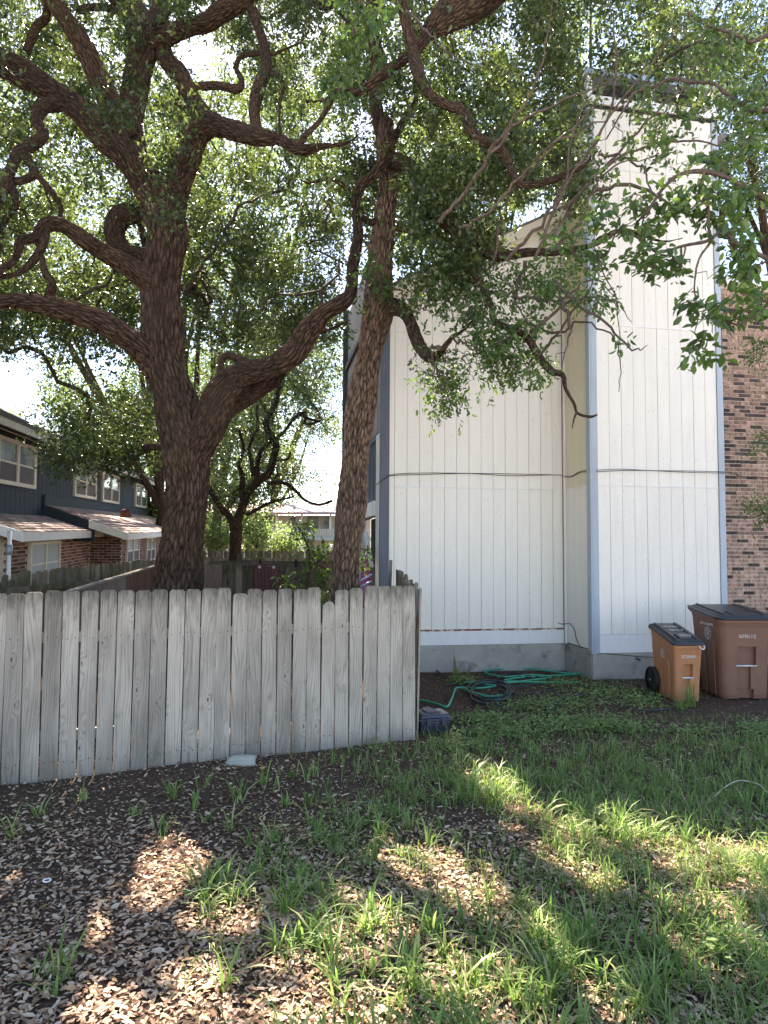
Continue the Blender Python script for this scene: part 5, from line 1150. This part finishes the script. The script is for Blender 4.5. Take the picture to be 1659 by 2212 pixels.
# ground cover weeds by the wall
def clover(spots, n, size, name, label):
    c = []
    for px, py, rx, ry, k in spots:
        m = int(n*k); u = rng.normal(0, 0.5, (m, 2)); 
        for a in u: c.append(gnd(px+a[0]*rx, py+a[1]*ry)[:2])
    c = np.array(c); m = len(c); z = ground_h(c[:, 0], c[:, 1])+rng.uniform(0.01, 0.09, m); c = np.column_stack([c, z]); an = rng.uniform(0, 6.28, m)
    a = np.column_stack([np.cos(an), np.sin(an), rng.normal(0, 0.35, m)]); up = np.column_stack([rng.normal(0, 0.35, m), rng.normal(0, 0.35, m), np.ones(m)]); b = np.cross(up, a); b /= np.linalg.norm(b, axis=1)[:, None]
    L = (size*rng.uniform(0.6, 1.3, m))[:, None]; W = L*0.75; nn = np.cross(a, b)
    V = np.stack([c-a*L*0.5, c-a*L*0.15+b*W*0.5+nn*L*.1, c+a*L*0.3+b*W*0.42+nn*L*.1, c+a*L*0.5, c+a*L*0.3-b*W*0.42+nn*L*.1, c-a*L*0.15-b*W*0.5+nn*L*.1], 1).reshape(-1, 3); i = np.arange(m)[:, None]*6
    F = np.concatenate([i+np.array([[0, 1, 2, 3]]), i+np.array([[0, 3, 4, 5]])], 1).reshape(-1, 4)
    o = link(name, np_mesh(name, V, F, {'rnd': np.repeat(rng.random(m), 2)}), M_clover); tag(o, label, 'weeds', kind='stuff')
clover([(1050, 1560, 90, 20, 1), (1180, 1530, 120, 22, 1.6), (1300, 1500, 90, 28, 1.3), (1390, 1520, 60, 22, .7), (1250, 1570, 160, 18, 1.5), (1000, 1470, 35, 12, .5), (1090, 1590, 120, 14, .9), (1210, 1480, 60, 14, .4), (1640, 1580, 60, 20, .8), (1320, 1580, 90, 12, .8), (1500, 1585, 80, 10, .4), (1270, 1455, 30, 8, .2), (990, 1620, 60, 15, .3), (1560, 2050, 70, 40, .25)], 850, 0.03, 'ground_cover', 'low round-leaved weeds spreading in front of the foundation')
def w_edge(x, y):  # thin fringe
    P = np.column_stack([x, y, 0*x]); px, py = proj(P); return ((py > 1545) & (py < 1640) & (px > 930)).astype(float)*0.5
tufts(1500, w_edge, 0, 8.5, 6.0, 9.5, 7, 0.06, 0.16, 0.003, 0.007, 0.03, 'edge_grass', 'sparse grass at the edge of the bare soil near the bins')
# tall weed at foundation, grass tuft by the small bin
def single_tuft(px, py, n, L0, L1_, W_, name, label, lean=0.5):
    g = gnd(px, py); base = np.column_stack([g[0]+rng.normal(0, 0.04, n), g[1]+rng.normal(0, 0.03, n), np.full(n, -0.01)])
    blades(base, rng.uniform(L0, L1_, n), np.full(n, W_), rng.uniform(0.1, lean, n), rng.uniform(0, 6.28, n), name, label, M_grass, 'weed')
single_tuft(985, 1468, 9, 0.25, 0.5, 0.016, 'tall_weed', 'tall bladed weed growing against the concrete foundation', 0.5)
single_tuft(1492, 1524, 60, 0.12, 0.42, 0.008, 'grass_tuft', 'long grass tuft in front of the small orange-brown bin', 0.8)
single_tuft(1470, 1532, 40, 0.08, 0.22, 0.007, 'grass_tuft', 'shorter grass tuft at the left foot of the small bin', 0.9)
single_tuft(470, 1900, 16, 0.12, 0.24, 0.013, 'grass_tuft', 'broad-leaved grass tuft at the edge of the sunny leaf patch', 1.0)

# ------------------------------------------------------------------ hoses, box, stone, pipe
M_hose = paint('green_hose', (0.015, 0.30, 0.17), 0.4, 0.15, 6, bumpy=0); M_hosed = paint('dark_hose', (0.015, 0.028, 0.03), 0.45, 0.15, 6, bumpy=0); M_pipe = paint('black_pipe', (0.02, 0.02, 0.021), 0.6, 0.15, 6, bumpy=0)
def gpts(lst, z=0.015): return np.array([gnd(x, y)*[1, 1, 0]+np.array([0, 0, float(ground_h(*gnd(x, y)[:2]))+z+(l if (l := (p[2] if len(p) > 2 else 0)) else 0)]) for p in lst for x, y in [p[:2]]])
def hose(lst, r, mat, name, label, group=None, z=0.035):
    P = catmull(gpts(lst, z), 7); o = MB().tube(P, r, 8).build(name, mat, None, True); tag(o, label, 'hose', group); return o
hose([(905, 1519), (940, 1526), (965, 1533), (975, 1515), (982, 1495), (990, 1487), (1040, 1488), (1070, 1482), (1030, 1478), (1010, 1474), (1100, 1476), (1150, 1470), (1190, 1466), (1150, 1460), (1090, 1462), (1050, 1455), (1060, 1450), (1110, 1446), (1160, 1448), (1220, 1455), (1258, 1457), (1200, 1462), (1130, 1464), (1090, 1470), (1120, 1474), (1190, 1476), (1252, 1478)], 0.0145, M_hose, 'garden_hose', 'bright green garden hose looping over the mulch by the foundation')
hose([(1000, 1490), (1030, 1500), (1060, 1508), (1090, 1508), (1100, 1500), (1060, 1505), (1020, 1496), (1000, 1485)], 0.011, M_hose, 'garden_hose', 'short bright green hose piece under the dark coil')
coil = []
for k in range(64):
    a = k/64*2*math.pi*5.2; r = 1-0.06*math.sin(k*1.3); cx_, cy_ = 1060+8*math.sin(k*0.4), 1499+6*math.cos(k*0.23)
    coil.append((cx_+(46-k*0.12)*r*math.cos(a), cy_+(26-k*0.1)*r*math.sin(a), 0.001*k*0.8))
hose(coil, 0.010, M_hosed, 'garden_hose', 'dark green hose wound into a round coil on the soil')
hose([(905, 1408, 0.32), (912, 1420, 0.22), (925, 1438, 0.05), (945, 1452), (975, 1470), (1020, 1478), (1060, 1470), (1100, 1460), (1150, 1466), (1120, 1458), (1080, 1460), (1048, 1462), (1100, 1455), (1150, 1462), (1230, 1478), (1290, 1490), (1310, 1500), (1280, 1506), (1262, 1496), (1280, 1486), (1340, 1490)], 0.009, M_pipe, 'black_tubing', 'thin black irrigation tubing rising to the fence corner and snaking across the mulch')
hose([(960, 1484), (1000, 1470), (1040, 1476), (1100, 1486), (1160, 1480), (1200, 1490), (1150, 1500), (1110, 1502), (1080, 1492)], 0.011, M_hosed, 'garden_hose', 'dark hose loops trailing right from the coil between the green hose strands')
hose([(1340, 1500), (1330, 1520), (1360, 1538), (1400, 1541), (1440, 1538), (1470, 1525)], 0.009, M_hosed, 'black_tubing', 'dark tubing curving through the weeds toward the small bin')
hose([(1180, 1541), (1195, 1528), (1215, 1516), (1245, 1508), (1265, 1506)], 0.034, M_pipe, 'foam_tube', 'thick black foam pipe length lying on the weeds', z=0.03)
hose([(1375, 1470, .3), (1390, 1462, .2), (1420, 1462, .1)], 0.012, M_pipe, 'black_tubing', 'short black tube lying behind the small bin wheel')
for pts, nm in (([(1380, 1478), (1395, 1500), (1412, 1520)], 'black bar lying beside the small bin wheel'),): hose(pts, 0.016, M_pipe, 'black_bar', nm)
# black box
bx = gnd(935, 1588); BX = empty('plastic_box', (bx[0], bx[1]+0.16, 0), 0.22, label='dark blue-grey plastic box on the soil beside the end of the fence', cat='box')
M_box = paint('box_plastic', (0.035, 0.042, 0.065), 0.4, 0.2, 6, (0.22, 0.23, 0.25), 12, 0.1)
def rbox(name, x, y, z0, z1, mat, par, bev=0.015, tx=1.0):
    mb = MB(); V = [(-x, -y, z0), (x, -y, z0), (x, y, z0), (-x, y, z0), (-x*tx, -y*tx, z1), (x*tx, -y*tx, z1), (x*tx, y*tx, z1), (-x*tx, y*tx, z1)]; mb.add(V, BOXF); return mb.build(name, mat, par, bevel=bev)
rbox('body', 0.15, 0.13, -0.01, 0.13, M_box, BX, tx=1.06); rbox('rim', 0.172, 0.15, 0.13, 0.155, M_box, BX, 0.008); rbox('lid', 0.165, 0.145, 0.155, 0.20, M_box, BX, 0.015, 0.88); rbox('lid_panel', 0.09, 0.07, 0.20, 0.213, M_box, BX, 0.005, 0.9)
for x in (-0.08, 0.08):
    mb = MB(); mb.box(x-0.02, x+0.02, -0.164, -0.148, 0.09, 0.16); mb.build('latch', M_box, BX, bevel=0.003)
for k in range(5):
    mb = MB(); mb.box(-0.12+k*0.055, -0.105+k*0.055, -0.145, -0.128, 0.0, 0.12); mb.build('rib', M_box, BX)
def stone(px, py, r, sq, label, mat, cat='stone', seed=1):
    bm = bmesh.new(); bmesh.ops.create_icosphere(bm, subdivisions=4, radius=1)
    for v in bm.verts:
        p = np.array(v.co); f = 0.65+0.7*float(vnoise(p*1.3+seed*7, seed)); q = np.round(f*4)/4*0.4+f*0.6; v.co = Vector(p*q*r); v.co.z *= sq; v.co += Vector(p*0.06*r*float(vnoise(p*8, seed+1)))
    me = bpy.data.meshes.new('stone'); bm.to_mesh(me); bm.free(); o = link('stone', me, mat); g = gnd(px, py); o.location = Vector((g[0], g[1], r*sq*0.35)); tag(o, label, cat); return o
M_stone = paint('limestone', (0.42, 0.41, 0.33), 0.85, 0.2, 6, (0.22, 0.24, 0.12), 8, 0.6, rnd=0, spec=0.1)
stone(520, 1650, 0.105, 0.5, 'flat mossy pale limestone lying at the foot of the front fence', M_stone, seed=3).scale = (1.3, 0.9, 1)
stone(925, 1545, 0.09, 0.7, 'small rough rock behind the dark plastic box', paint('rock', (0.25, 0.21, 0.18), 0.9, 0.2, 8, spec=0.1), seed=5)
g = gnd(101, 1920); mb = MB(); a_ = np.linspace(0, 2*np.pi, 25); o = MB().tube([(0.019*math.cos(q), 0.019*math.sin(q), 0) for q in a_], 0.004, 6).build('plastic_ring', M_whitetrim, None, True); o.location = (g[0], g[1], 0.045); tag(o, 'small white plastic ring lying on the dry leaves at lower left', 'ring')
g = gnd(1600, 1690); o = MB().tube(catmull(gpts([(1540, 1730, .03), (1570, 1712, .07), (1600, 1705, .09), (1640, 1712, .08), (1659, 1722, .05), (1720, 1740)]), 5), 0.0045, 6).build('fallen_twig', paint('pale_twig', (0.5, 0.42, 0.34), 0.8, 0.2, 9, spec=0.1), None, True); tag(o, 'pale bare fallen twig arched over the sunny grass at right', 'twig')
tw = [((560,1990),(610,2010),(680,2008)), ((380,1800),(420,1790),(450,1795)), ((1150,1530),(1180,1522),(1215,1520)), ((1000,1528),(1020,1515),(1035,1500)), ((820,1690),(860,1702),(900,1698)), ((150,1700),(190,1720),(240,1716)), ((1290,2000),(1330,2040),(1340,2075)), ((700,2150),(740,2120),(790,2110))]
lb = ['thin twig lying on leaves in the lower middle', 'short twig at the top of the sunny leaf patch', 'grey stick lying among the weeds near the foam tube', 'forked stick left of the dark hose coil', 'small twig in the grass edge below the fence end', 'twig on the mulch under the fence at left', 'twig in the grass at lower right', 'twig on dry leaves near the bottom centre']
for q, l in zip(tw, lb): tag(MB().tube(catmull(gpts([(x, y, .02) for x, y in q]), 5), 0.004, 5).build('fallen_twig', M_twig2, None, True), l, 'twig', 'twigs lying on the ground')

# ------------------------------------------------------------------ bins
M_binA = paint('orange_brown_plastic', (0.43, 0.175, 0.078), 0.5, 0.08, 3, (0.30, 0.13, 0.07), 7, 0.15, dlo=0.55, dhi=0.8, rnd=0)
M_binB = paint('brown_plastic', (0.215, 0.100, 0.062), 0.55, 0.1, 3, (0.16, 0.085, 0.06), 7, 0.2, dlo=0.5, dhi=0.8, rnd=0)
M_lid = paint('black_lid_plastic', (0.022, 0.024, 0.03), 0.38, 0.15, 5, (0.09, 0.095, 0.1), 10, 0.1, dlo=0.6, dhi=0.8, rnd=0)
M_tyre = paint('black_tyre', (0.012, 0.012, 0.012), 0.6, 0.1, 5, bumpy=0.1); M_print = paint('white_print', (0.60, 0.57, 0.54), 0.6, 0.15, 30, bumpy=0); M_steel = paint('steel_bar', (0.62, 0.62, 0.62), 0.35, 0.05, 4, metallic=0.6, bumpy=0)
def rrect(hx, hy, r, k=5):
    out = []
    for cx_, cy_, a0 in ((hx-r, hy-r, 0), (-hx+r, hy-r, 90), (-hx+r, -hy+r, 180), (hx-r, -hy+r, 270)):
        for i in range(k+1): a = math.radians(a0+90*i/k); out.append((cx_+r*math.cos(a), cy_+r*math.sin(a)))
    return out
def loft(secs, cap0=True, cap1=True):
    """secs: list of (outline, z or zfun, offset_y)"""
    mb = MB(); n = len(secs[0][0]); V = []
    for o, z, oy in secs: V += [(x, y+oy, z(y+oy) if callable(z) else z) for x, y in o]
    F = []
    for s in range(len(secs)-1):
        for i in range(n): a = s*n+i; b = s*n+(i+1) % n; F.append([a, b, b+n, a+n])
    if cap0: F.append(list(range(n))[::-1])
    if cap1: F.append([(len(secs)-1)*n+i for i in range(n)])
    mb.add(V, F); return mb
def text_obj(body, size, mat, parent, loc, rot, name='lettering', ext=0.0008, sx=1.0):
    c = bpy.data.curves.new(name, 'FONT'); c.body = body; c.size = size; c.extrude = ext; c.align_x = 'CENTER'; c.align_y = 'CENTER'; c.resolution_u = 3; c.offset = size*0.012
    dg = bpy.data.objects.new(name, c); COL.objects.link(dg); me = bpy.data.meshes.new_from_object(dg.evaluated_get(bpy.context.evaluated_depsgraph_get())); bpy.data.objects.remove(dg)
    me.materials.clear(); me.materials.append(mat); o = bpy.data.objects.new(name, me); COL.objects.link(o); o.parent = parent; o.location = loc; o.rotation_euler = rot; o.scale = (sx, 1, 1); return o
def emblem(parent, loc, rot, r):
    E = MB(); n = 40
    for ra, rb_ in ((0.93, 1.0), (0.66, 0.72)):
        V = []; F = []
        for i in range(n):
            a = 2*math.pi*i/n; V += [(ra*r*math.cos(a), ra*r*math.sin(a), 0), (rb_*r*math.cos(a), rb_*r*math.sin(a), 0)]
        for i in range(n): j = (i+1) % n; F.append([2*i, 2*i+1, 2*j+1, 2*j])
        E.add(V, F)
    for i in range(22):   # ring lettering reads as short ticks at this size
        a = 2*math.pi*i/22; 
        if i % 11 == 0: continue
        c, s = math.cos(a), math.sin(a); V = [(c*0.76*r-s*w_*r, s*0.76*r+c*w_*r, 0) for w_ in (-0.06, 0.06)]+[(c*0.88*r-s*w_*r, s*0.88*r+c*w_*r, 0) for w_ in (0.06, -0.06)]; E.add(V, [[0, 1, 2, 3][::-1]])
    sh = [(-.38, .38), (-.38, -.05), (-.22, -.38), (0, -.55), (.22, -.38), (.38, -.05), (.38, .38)]; inn = [(x*0.78, y*0.78) for x, y in sh]
    V = [(x*r, y*r, 0) for x, y in sh]+[(x*r, y*r, 0) for x, y in inn]; k = 7; E.add(V, [[i, (i+1) % k, (i+1) % k+k, i+k] for i in range(k)])
    for x0, x1, y0, y1 in ((-.05, .05, -.35, .28), (-.2, -.11, -.2, .28), (.11, .2, -.2, .28), (-.2, .2, .2, .28), (-.12, .12, .42, .6)): E.add([(x0*r, y0*r, 0), (x1*r, y0*r, 0), (x1*r, y1*r, 0), (x0*r, y1*r, 0)], [[0, 1, 2, 3]])
    o = E.build('emblem', M_print, parent); o.location = loc; o.rotation_euler = rot; return o
def boolean_cut(o, cutters):
    for c in cutters:
        m = o.modifiers.new('cut', 'BOOLEAN'); m.operation = 'DIFFERENCE'; m.object = c; m.solver = 'EXACT'
    dg = bpy.context.evaluated_depsgraph_get(); dg.update(); me = bpy.data.meshes.new_from_object(o.evaluated_get(dg)); o.modifiers.clear(); o.data = me
    for c in cutters: bpy.data.objects.remove(c)
def cart(loc, rz, w, d, hf, hb, mat, wheel_r, label, rb=0.06, serial='', lid_text=None, city=None, emb=None, taper=0.80):
    """cart faces -Y; w,d half sizes at the rim; hf,hb rim height front/back"""
    T = empty('wheelie_bin', loc, rz, label=label, cat='bin')
    zt = lambda y: hf+(hb-hf)*(y+d)/(2*d)
    def sec(f, z, oy=0): return (rrect(w*f, d*f, rb*f+0.005), z, oy)
    oy = lambda f: -d*(1-f)*0.1
    secs = [sec(taper, 0.0, oy(taper)), sec(taper+0.02, 0.05, oy(taper)), sec(0.5*(taper+0.95), hf*0.5, oy(.9)), sec(0.93, hf*0.80, oy(.95)), sec(0.955, lambda y: zt(y)-0.10, 0), sec(0.985, lambda y: zt(y)-0.04, 0), sec(0.99, lambda y: zt(y)-0.01, 0)]
    body = loft(secs).build('body', mat, T, False)
    def fy(z):  # front face y at height z
        f = np.interp(z, [0, 0.05, hf*0.5, hf*0.8, hf], [taper, taper+.02, 0.5*(taper+.95), 0.93, 0.985]); return -d*f-d*(1-f)*0.1
    cut = []
    def cutter(x0, x1, z0, z1, dep):
        y0 = min(fy(z0), fy(z1))-0.05; mb = MB(); ya, yb = fy(z0)+dep, fy(z1)+dep
        V = [(x0, y0, z0), (x1, y0, z0), (x1, ya, z0), (x0, ya, z0), (x0, y0, z1), (x1, y0, z1), (x1, yb, z1), (x0, yb, z1)]; mb.add(V, BOXF); o = mb.build('cutter', mat, T); cut.append(o)
    rw = w*0.36
    cutter(-rw*0.9, rw*0.9, hf*0.42, hf*0.66, 0.05)
    cutter(-rw*0.9, rw*0.4, hf*0.12, hf*0.40, 0.035); cutter(-rw*0.7, rw*0.7, -0.02, hf*0.121, 0.05)
    bpy.context.view_layer.update(); boolean_cut(body, cut)
    m = body.modifiers.new('bevel', 'BEVEL'); m.width = 0.006; m.segments = 2; m.limit_method = 'ANGLE'; m.angle_limit = math.radians(35)
    zb = hf*0.42; mb = MB(); mb.tube([(-rw*1.0, fy(zb)+0.005, zb-0.004), (rw*1.0, fy(zb)+0.005, zb-0.004)], 0.013, 12); mb.build('lift_bar', M_steel, T, True)
    # side rib panels
    for sx in (-1, 1):
        for y0, y1, z1 in ((-d*0.55, -d*0.1, hf*0.72), (-d*0.0, d*0.45, hf*0.62)):
            xa = w*(taper+0.05); xb = w*0.925; mb = MB(); V = []
            for z, x in ((0.03, xa*0.985), (z1, xb*0.975)): V += [(sx*x, y0*0.93, z), (sx*x, y1*0.93, z), (sx*(x+0.012), y1*0.93-0.006, z), (sx*(x+0.012), y0*0.93+0.006, z-0.01)]
            V = V[:4]+V[4:]; mb.add(V, BOXF if sx < 0 else [f[::-1] for f in BOXF]); mb.build('side_rib', mat, T, bevel=0.004)
    rim = loft([(rrect(w*0.99, d*0.99, rb), lambda y: zt(y)-0.03, 0), (rrect(w*1.04, d*1.03, rb+0.01), lambda y: zt(y)-0.028, 0), (rrect(w*1.045, d*1.035, rb+0.01), lambda y: zt(y)-0.004, 0), (rrect(w*0.9, d*0.9, rb*0.8), lambda y: zt(y)-0.003, 0)], False, False).build('rim', mat, T, False)
    lid = loft([(rrect(w*1.07, d*1.06, rb+0.015), lambda y: zt(y)+0.0, 0), (rrect(w*1.085, d*1.07, rb+0.015), lambda y: zt(y)+0.018, 0), (rrect(w*1.06, d*1.05, rb+0.01), lambda y: zt(y)+0.032, 0), (rrect(w*1.0, d*0.99, rb), lambda y: zt(y)+0.036, 0), (rrect(w*0.93, d*0.93, rb*0.9), lambda y: zt(y)+0.052+0.01*(1-(y/d)**2), 0)], True, True).build('lid', M_lid, T, False)
    m = lid.modifiers.new('bevel', 'BEVEL'); m.width = 0.004; m.segments = 2; m.limit_method = 'ANGLE'
    sl_ = math.atan2(hb-hf, 2*d)
    for x in (-w*0.72, w*0.66):
        mb = MB(); V = [(x-.02, -d*0.85, zt(-d*.85)+.048), (x+.02, -d*0.85, zt(-d*.85)+.048), (x+.02, d*0.85, zt(d*.85)+.048), (x-.02, d*.85, zt(d*.85)+.048)]; V += [(a, b, c+0.024) for a, b, c in V]; mb.add(V, BOXF); mb.build('lid_rib', M_lid, T, bevel=0.008)
    mb = MB(); V = [(-w*.42, -d*0.82, zt(-d*.82)+.05), (w*.42, -d*0.82, zt(-d*.82)+.05), (w*.42, -d*0.35, zt(-d*.35)+.05), (-w*.42, -d*.35, zt(-d*.35)+.05)]; V += [(a, b, c+0.020) for a, b, c in V]; mb.add(V, BOXF); mb.build('lid_panel', M_lid, T, bevel=0.006)
    # handle at the back with hinge arms
    mb = MB(); mb.tube([(-w*0.9, d*1.14, hb+0.015), (w*0.9, d*1.14, hb+0.015)], 0.014, 10); mb.build('handle', mat, T, True)
    for x in (-w*0.85, 0, w*0.85):
        mb = MB(); mb.box(x-0.02, x+0.02, d*0.98, d*1.16, hb-0.03, hb+0.02); mb.build('handle_bracket', mat, T, bevel=0.005)
    for sx in (-1, 1):
        W_ = empty('wheel', (sx*(w*taper+0.05), d*0.72, wheel_r), 0); W_.parent = T; del_ = W_
        V, F = [], []; k = 36; pf = [(-0.026, 0.80), (-0.03, 0.94), (-0.02, 1.0), (0.02, 1.0), (0.03, 0.94), (0.026, 0.80)]
        for i in range(k):
            a = 2*math.pi*i/k
            for x, r in pf: V.append((x, r*wheel_r*math.cos(a), r*wheel_r*math.sin(a)))
        for i in range(k):
            for j in range(len(pf)-1): a = i*6+j; b = ((i+1) % k)*6+j; F.append([a, b, b+1, a+1])
        mb = MB(); mb.add(V, F); mb.build('tyre', M_tyre, W_, False)
        mb = MB(); mb.tube([(-0.012, 0, 0), (0.012, 0, 0)], wheel_r*0.81, 28); mb.tube([(-0.03, 0, 0), (0.03, 0, 0)], wheel_r*0.22, 16)
        for q in range(8): a = q*math.pi/4; mb.tube([(sx*0.013, wheel_r*.2*math.cos(a), wheel_r*.2*math.sin(a)), (sx*0.013, wheel_r*.78*math.cos(a), wheel_r*.78*math.sin(a))], 0.006, 6)
        mb.build('rim', M_tyre, W_, False)
        mb = MB(); mb.tube([(sx*0.03, 0, 0), (sx*0.037, 0, 0)], 0.012, 10); mb.build('axle_cap', M_steel, W_)
    zs = hf*0.79; text_obj(serial, 0.05 if w < 0.3 else 0.062, M_print, T, (0, fy(zs)-0.004, zs), (math.radians(86), 0, 0), 'serial_number', sx=0.8)
    if emb:
        xz = hf*0.80; emblem(T, (-w*0.945-0.006, emb[0], xz), (math.radians(90), 0, math.radians(-90)), emb[1])
        if city: text_obj(city, emb[1]*0.52, M_print, T, (-w*0.985-0.006, emb[0], xz+emb[1]*1.4), (math.radians(90-3), 0, math.radians(-90)), 'lettering')
    if lid_text:
        for tx, y, s_, hx in lid_text: text_obj(tx, s_, M_print, T, (hx, y, zt(y)+(0.0735 if y < -d*.35 else 0.0635)+0.001), (sl_, 0, 0), 'lettering')
    return T, zt, fy
gA = gnd(1483, 1517)
TA, ztA, fyA = cart((gA[0]+0.02, gA[1]+0.33, 0), math.radians(4), 0.195, 0.33, 0.70, 0.86, M_binA, 0.175, 'small orange-brown wheeled bin with black lid, standing left of the larger bin', 0.035, '22T200600', [('TRASH', 0.14, 0.062, 0.0), ('4312 A', 0.02, 0.07, 0.02)], None, (-0.02, 0.058))
mb = MB(); V = [(-.075, -.045, 0), (.075, -.045, 0), (.085, -.03, 0), (.085, .03, 0), (.075, .045, 0), (-.075, .045, 0), (-.085, .03, 0), (-.085, -.03, 0)]; vi = [(x*.86, y*.72, z) for x, y, z in V]
mb.add(V+vi, [[i, (i+1) % 8, (i+1) % 8+8, i+8] for i in range(8)])
for x in np.linspace(-0.055, 0.055, 9): mb.add([(x-.004, -.016, 0), (x+.003, -.016, 0), (x+.003, .016, 0), (x-.004, .016, 0)], [[0, 1, 2, 3]])
o = mb.build('lid_sticker', M_print, TA); o.location = (0.03, -0.185, ztA(-0.185)+0.073); o.rotation_euler = (math.atan2(.16, .66), 0, 0); o.scale = (0.8, 0.8, 1)
mb = MB(); mb.tube(catmull([(0.12, -0.335, 0.70), (0.13, -0.37, 0.665), (0.16, -0.375, 0.655), (0.185, -0.36, 0.675), (0.19, -0.335, 0.70)], 5), 0.009, 8); mb.build('lid_strap', M_print, TA, True)
gB = gnd(1617, 1512)
TB, ztB, fyB = cart((gB[0], gB[1]+0.42, 0), math.radians(2), 0.372, 0.42, 1.0, 1.09, M_binB, 0.15, 'large brown wheeled bin with flat black lid, at the right edge by the brick wall', 0.12, '16T901112', None, 'CITY OF AUSTIN', (-0.10, 0.085))

# small things by the patio door
p = at(786, 1230, 11.4); UE = empty('patio_umbrella', (p[0], p[1], 0), label='folded pink and purple umbrella leaning in the patio opening', cat='umbrella')
M_pink = paint('pink_fabric', (0.42, 0.10, 0.26), 0.7, 0.3, 8, bumpy=0.1)
mb = MB(); mb.tube([(0, 0, 0.9), (0.01, 0, 1.15), (0.03, 0, 1.5), (0.05, 0, 1.82)], [0.02, 0.10, 0.08, 0.01], 9); mb.build('canopy', M_pink, UE, False)
mb = MB(); mb.tube([(-0.02, 0, 0.0), (0.05, 0, 1.95)], 0.014, 8); mb.build('pole', M_whitetrim, UE, True)
p = at(790, 1150, 11.2); pb = at(803, 1225, 11.0); o = MB().tube([p, pb], 0.035, 4).build('leaning_board', M_whitetrim); tag(o, 'pale narrow board leaning across the patio doorway', 'board')
for k, (a_, b_) in enumerate((((768, 1262), (803, 1240)), ((775, 1270), (803, 1255)))):
    o = MB().tube([at(*a_, 10.2), at(*b_, 10.2)], 0.016, 8).build('metal_tube', M_metalcap, None, True); tag(o, ('upper' if k == 0 else 'lower')+' pale metal tube sloping up beside the leaning oak trunk, behind the fence top', 'tube')
